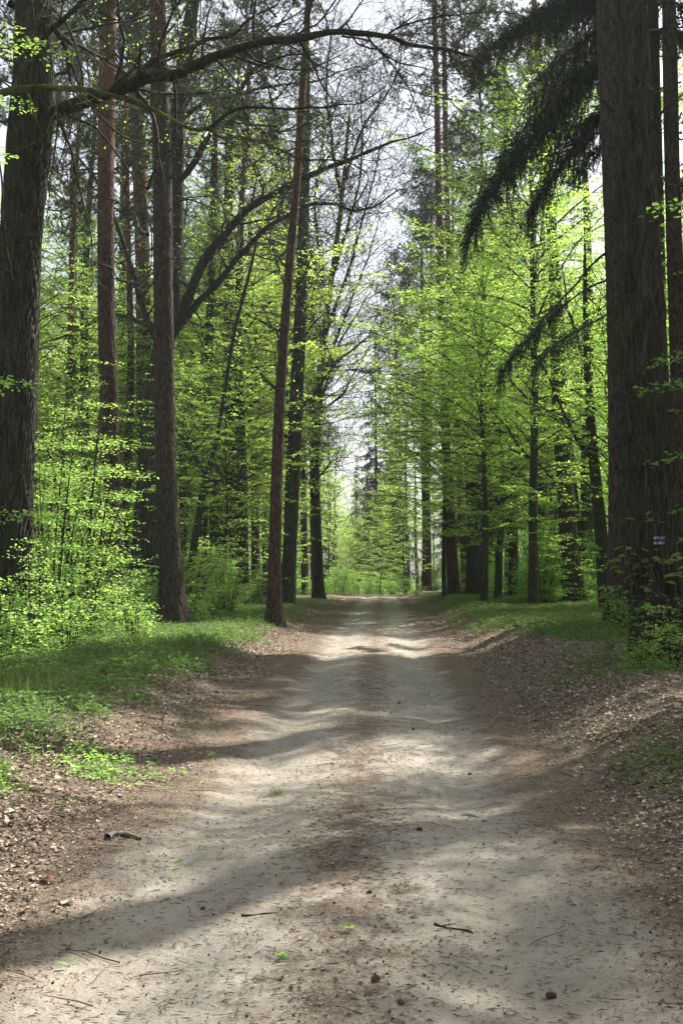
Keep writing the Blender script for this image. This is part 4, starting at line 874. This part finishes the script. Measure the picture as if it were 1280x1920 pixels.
n = 2600; x, y = scat(g, n, 3.6, 30, frus, 1.3); kk = g.uniform(0, 1, n) < .12 + .88 * sstep(np.abs(x - road_cx(y)), .9, 1.7); x, y = x[kk], y[kk]; n = len(x)
for i in range(n):
    L = g.uniform(.05, .26); a = g.uniform(0, pi); t = np.linspace(-.5, .5, 4); xx = x[i] + cos(a) * t * L + g.normal(0, .04 * L, 4); yy = y[i] + sin(a) * t * L + g.normal(0, .04 * L, 4); rr0 = g.uniform(.0012, .004)
    tube(mb, np.column_stack([xx, yy, ground_z(xx, yy) + .008 + rr0 + g.uniform(0, .012)]), np.linspace(rr0, rr0 * .5, 4), 4, 0)
M['debris'] = leaf_mat('debris', (.06, .038, .024), (.22, .14, .085), (.1, .06, .03), .1, .6)
o = obj('needle_litter', mb.mesh('needle_litter', M['debris'])); tag(o, 'fine brown needles, chips and twig bits strewn on the sandy track', 'needle litter', kind='stuff')

# herb carpet, left and right
def herbs(name, lab, n, xf, y0, y1, dens, hgt, ls, mat, seed, p=1.4, per=7):
    g = np.random.default_rng(seed); x, y = scat(g, n, y0, y1, xf, p); k = g.uniform(0, 1, n) < dens(x, y); x, y = x[k], y[k]; m = len(x); mb = MB()
    h = g.uniform(.35, 1.1, m) * hgt * (.6 + .6 * (vnoise(x * .8, y * .8, seed) + 1)); gz = ground_z(x, y)
    az = g.uniform(0, 6.28, (m, per)); el = g.uniform(-.25, .5, (m, per)); hh = h[:, None] * g.uniform(.4, 1, (m, per)); off = g.uniform(.0, .05, (m, per))
    D = np.stack([np.cos(az) * np.cos(el), np.sin(az) * np.cos(el), np.sin(el)], -1).reshape(-1, 3)
    P = np.stack([x[:, None] + np.cos(az) * off, y[:, None] + np.sin(az) * off, gz[:, None] + hh], -1).reshape(-1, 3)
    leaves(mb, P, D, np.array([0, 0, 1.]) + g.normal(0, .35, (m * per, 3)), ls * g.uniform(.6, 1.2, m * per) * (1 + .012 * P[:, 1]), 0, .5, 'diamond', .1)
    S = np.column_stack([x, y, gz]); leaves(mb, S, np.array([0, 0, 1.]) + g.normal(0, .12, (m, 3)), rdir(g, m), h, 0, .04, 'needle')
    print(name, m); o = obj(name, mb.mesh(name, M[mat])); tag(o, lab, 'ground cover', kind='stuff')
def dl(x, y):
    u = x - road_cx(y); e = 2.15 + .7 * fbm(x * .6, y * .5, 91, 3)
    return sstep(-u, e, e + 1.3) * sstep(y + 1.6 * fbm(x * .9, y * .7, 93, 3), 8.5, 10.6) * (.4 + .6 * sstep(fbm(x * 1.1, y * .9, 95), -.4, .2))
herbs('herb_carpet', 'low green herbs carpeting the left bank below the shrubs', 44000, lambda g, y: road_cx(y) - g.uniform(0, 1, len(y)) * (.30 * y + 2), 9, 46, dl, .16, .055, 'herb', 601, 1.3)
def dl2(x, y):
    c1 = .8 * np.exp(-(((x + 2.45) / .22) ** 2 + ((y - 8.3) / .4) ** 2)); c2 = np.exp(-(((x + 1.9) / .35) ** 2 + ((y - 9.6) / .5) ** 2)) * .5
    return c1 + c2 + .004
herbs('seedling_patch', 'small bright seedlings in the leaf litter at the left edge', 9000, lambda g, y: -.5 - g.uniform(0, 1, len(y)) * 2.6, 5, 11, dl2, .08, .045, 'shrub', 603, 1.0, 5)
def dr(x, y):
    u = x - road_cx(y); e = np.maximum(3.7 - .16 * (y - 18.5), 2.0) + .6 * fbm(x * .5, y * .4, 97, 3)
    return sstep(u, e, e + 1) * sstep(y, 17.5, 22) * (.4 + .6 * sstep(fbm(x * .7, y * .7, 99), -.3, .3))
herbs('undergrowth_carpet', 'shaded green ground plants on the right verge before the trees', 26000, lambda g, y: road_cx(y) + g.uniform(0, 1, len(y)) * (.27 * y + 1.5), 17, 62, dr, .13, .055, 'herb', 605, 1.2)
def dr2(x, y): return np.exp(-(((x - 2.5) / .35) ** 2 + ((y - 9.2) / .9) ** 2)) * .8 + np.exp(-(((x - 3.4) / .8) ** 2 + ((y - 15.0) / 1.2) ** 2)) * .4 + .003
herbs('seedling_patch', 'scattered small green plants on the shaded right bank', 9000, lambda g, y: .8 + g.uniform(0, 1, len(y)) * 3.4, 6, 17, dr2, .09, .045, 'herb', 607, 1.0, 5)
def grassy(name, lab, n, xf, y0, y1, dens, h, mat, seed, p=1.3):
    g = np.random.default_rng(seed); x, y = scat(g, n, y0, y1, xf, p); k = g.uniform(0, 1, n) < dens(x, y); x, y = x[k], y[k]; m = len(x); mb = MB()
    P = np.column_stack([x, y, ground_z(x, y) - .005]); leaves(mb, P, np.array([0, 0, 1.]) + g.normal(0, .45, (m, 3)), rdir(g, m, -.4, .4), h * g.uniform(.5, 1.3, m), 0, .07, 'needle')
    print(name, m); o = obj(name, mb.mesh(name, M[mat])); tag(o, lab, 'grass', kind='stuff')
grassy('grass', 'fresh green grass along both verges of the track', 120000, lambda g, y: road_cx(y) + np.where(g.uniform(0, 1, len(y)) < .5, -1, 1) * (1.9 + g.uniform(0, 1, len(y)) ** 1.3 * (.22 * y + 1)), 13, 85,
       lambda x, y: sstep(np.abs(x - road_cx(y)) + .9 * fbm(x * .5, y * .4, 103, 3), 2.2 - .004 * y + .8 * (x > road_cx(y)) * (y < 24), 3.5 - .01 * y) * sstep(y, 14, 24) * (.12 + .88 * sstep(fbm(x * .9, y * .7, 105), -.15, .4)), .17, 'grass', 611)
grassy('dry_grass', 'pale dry grass tuft patch low at the right frame edge', 2600, lambda g, y: g.uniform(1.25, 2.1, len(y)), 4.6, 6.2, lambda x, y: np.exp(-(((x - 1.75) / .25) ** 2 + ((y - 5.5) / .35) ** 2)) * .9, .06, 'dry_grass', 613)
for i, (u, v, lab) in enumerate([(520, 1488, 'small grass tuft on the middle of the track far from others'), (650, 1750, 'tiny bright seedling in the centre strip of the track'), (525, 1802, 'tiny green seedling left of the centre strip near the bottom'), (985, 1303, 'single green seedling on the brown right bank')]):
    d = (px(u, v, 1) - [0, 0, CAMZ]); t = CAMZ / -d[2]; t = (CAMZ - float(ground_z(d[0] * t, t))) / -d[2]; c = np.array([d[0] * t, t, float(ground_z(d[0] * t, t))]); g = np.random.default_rng(700 + i); m = 26 if i == 0 else 9
    mb = MB()
    if i == 0: leaves(mb, g.normal(0, .035, (m * 3, 3)) * [1, 1, 0], np.array([0, 0, 1.]) + g.normal(0, .5, (m * 3, 3)), rdir(g, m * 3), g.uniform(.03, .08, m * 3), 0, .08, 'needle')
    else: leaves(mb, g.normal(0, .008, (m, 3)) * [1, 1, 0] + [0, 0, .02], rdir(g, m, -.1, .7), np.array([0, 0, 1.]) + g.normal(0, .3, (m, 3)), g.uniform(.025, .045, m), 0, .5, 'leaf')
    o = obj('grass_tuft' if i == 0 else 'seedling', mb.mesh('plant', M['grass'] if i == 0 else M['shrub']), None, c); tag(o, lab, 'grass tuft' if i == 0 else 'seedling')

# ------------------------------------------------------------------ small things on the track
def gpt(u, v, up=0.0):
    d = px(u, v, 1) - [0, 0, CAMZ]; t = CAMZ / -d[2]
    for _ in range(12): t = (CAMZ - float(ground_z(d[0] * t, t))) / -d[2]
    return np.array([d[0] * t, t, float(ground_z(d[0] * t, t)) + up])
def stick(name, lab, pts, r0, r1, mat, seed, forks=1):
    W = np.array([gpt(*p) for p in pts]); b = W[0].copy(); g = np.random.default_rng(seed); P = resample(resample(W - b, 5) + g.normal(0, .35 * r0 + .003, (5, 3)) * [1, 1, .2], 14); P[:, 2] += r0 * .8; mb = MB()
    tube(mb, P, np.linspace(r0, r1, 14) * (1 + .1 * g.normal(0, 1, 14)), 9, 0)
    for k in range(forks): i = int(g.integers(4, 11)); tube(mb, [P[i], P[i] + g.normal(0, .03, 3) * [1, 1, .3] + [0, 0, .008], P[i] + g.normal(0, .06, 3) * [1, 1, .2] + [0, 0, .012]], [r1, r1 * .8, r1 * .5], 5, 0)
    for e in (0, 13):
        mb.add(np.vstack([P[e][None] + g.normal(0, .001, (1, 3))]), np.zeros((0, 3), int))
    o = obj(name, mb.mesh(name, M[mat]), None, b); tag(o, lab, 'stick')
M['old_wood'] = bark_mat('weathered_wood', (.14, .12, .10), (.40, .36, .31), scale=2.5, stretch=1, bump=.4)
stick('broken_branch', 'short thick weathered branch piece lying on the left edge of the track', [(200, 1576), (228, 1568), (266, 1577)], .021, .008, 'old_wood', 1)
stick('twig', 'thin pale twig lying just below the thick branch piece', [(196, 1584), (215, 1588), (232, 1588)], .006, .004, 'old_wood', 2, 0)
stick('twig', 'dark bent twig lying in the right wheel rut', [(809, 1733), (835, 1741), (862, 1745), (888, 1752)], .007, .004, 'twig', 3, 2)
stick('twig', 'straight dark twig on the shadow left of the centre strip', [(455, 1719), (490, 1716), (520, 1714)], .006, .004, 'twig', 4, 0)
stick('twig', 'short twig in the shade on the right rut below the cone', [(865, 1530), (885, 1531), (892, 1534)], .008, .006, 'old_wood', 5, 0)
stick('twig', 'fallen dead stick leaning at the foot of the stout brown pine', [(1078, 1134), (1092, 1140), (1105, 1146)], .03, .02, 'old_wood', 6, 1)
stick('twig', 'long thin twig lying across the centre strip near the bottom', [(480, 1847), (484, 1836), (497, 1822)], .006, .004, 'old_wood', 7, 1)
def cone(lab, u, v, L, seed, rz=0.0):
    L *= .8
    g = np.random.default_rng(seed); mb = MB(); b = gpt(u, v, L * .36)
    n = 9; P = np.column_stack([np.linspace(-L / 2, L / 2, n), np.zeros(n), np.zeros(n)]); tube(mb, P, L * np.array([.08, .22, .28, .28, .26, .22, .17, .1, .03]), 10, 0)
    m = 90; t = np.arange(m) / m; a = np.arange(m) * 2.4; r = L * .30 * np.sin(pi * (.12 + .83 * t)) ** .6; c = np.column_stack([(t - .5) * L, r * np.cos(a), r * np.sin(a)])
    D = np.column_stack([np.full(m, .55), np.cos(a), np.sin(a)]); N = np.column_stack([np.full(m, 1.), -.4 * np.cos(a), -.4 * np.sin(a)])
    leaves(mb, c * [1, .7, .7], D, N, L * .28, 0, .9, 'leaf', .1)
    o = obj('pine_cone', mb.mesh('pine_cone', M['cone']), None, b); o.rotation_euler = (0, .1, rz); tag(o, lab, 'pine cone', 'pine cones on the track')
mm = NT('cone_scales'); mm.pri(mm.mix(mm.noise(mm.n('TexCoord').outputs['Object'], 60), (.07, .045, .032), (.19, .12, .075)), .85); M['cone'] = mm.m
for lab, u, v, L, rz in [('dark pine cone lying alone in the right rut', 785, 1559, .045, .3), ('pine cone at the bottom beside the centre strip', 703, 1842, .045, 1), ('pine cone lowest of all at the bottom right', 1031, 1873, .05, .1),
                       ('small cone just below the bottom centre one', 752, 1885, .035, 2), ('tiny far cone in the middle of the shaded track', 774, 1369, .04, 0), ('far cone on the shaded right rut', 748, 1320, .045, 1),
                       ('cone on the dark stripe left of the centre strip', 380, 1707, .03, 1), ('small cone lying right of the centre strip in the shadow stripe', 692, 1676, .03, 0), ('small far cone near the right edge of the track', 880, 1453, .035, 0)]:
    cone(lab, u, v, L, u, rz)
def curl(lab, u, v, L, seed, mat='dead_leaf'):
    L *= .7
    g = np.random.default_rng(seed); mb = MB(); b = gpt(u, v, .004); n = 10; m = 7
    S, Tt = np.meshgrid(np.linspace(-1, 1, m), np.linspace(0, 1, n)); wd = np.sin(pi * np.clip(Tt, .04, .98)) * (1 + .25 * np.sin(Tt * 22)) * L * .34
    X = (Tt - .5) * L; Yy = S * wd; Z = .35 * wd * np.abs(S) ** 1.5 + .25 * L * (Tt - .5) ** 2 + .01 + .08 * L * np.sin(Tt * 7 + S * 2)
    i = (np.arange(n - 1)[:, None] * m + np.arange(m - 1)[None]).ravel(); mb.add(np.stack([X, Yy, Z], -1).reshape(-1, 3), np.stack([i, i + 1, i + m + 1, i + m], 1), 0, True)
    o = obj('dead_leaf', mb.mesh('dead_leaf', M[mat]), None, b); o.rotation_euler = (0, 0, g.uniform(0, 6)); tag(o, lab, 'dead leaf', 'single curled leaves on the bank')
M['russet'] = leaf_mat('russet_leaf', (.16, .065, .035), (.20, .085, .045), (.22, .09, .04), .2)
curl('curled russet oak leaf alone on the sunny left bank', 90, 1652, .12, 1, 'russet'); curl('russet curled leaf beside the thick branch piece', 177, 1573, .1, 2, 'russet')
curl('pale flat leaf low on the sunny left bank', 128, 1698, .11, 3, 'pale_leaf'); curl('pale leaf on the shaded right bank', 1088, 1520, .09, 4, 'pale_leaf'); curl('brown leaf at the bottom left edge of the track', 45, 1712, .08, 5, 'russet')
grassy('weed_stalks', 'taller grass blades and stalks along the left bank below the shrubs', 26000, lambda g, y: road_cx(y) - 1.9 - g.uniform(0, 1, len(y)) * (.25 * y), 11, 40, lambda x, y: sstep(-(x - road_cx(y)), 2.4, 3.6) * sstep(fbm(x * 1.2, y, 121), -.1, .5) * .5, .32, 'grass', 621)
print('done', round(time.time() - T0, 1), len(bpy.data.objects))
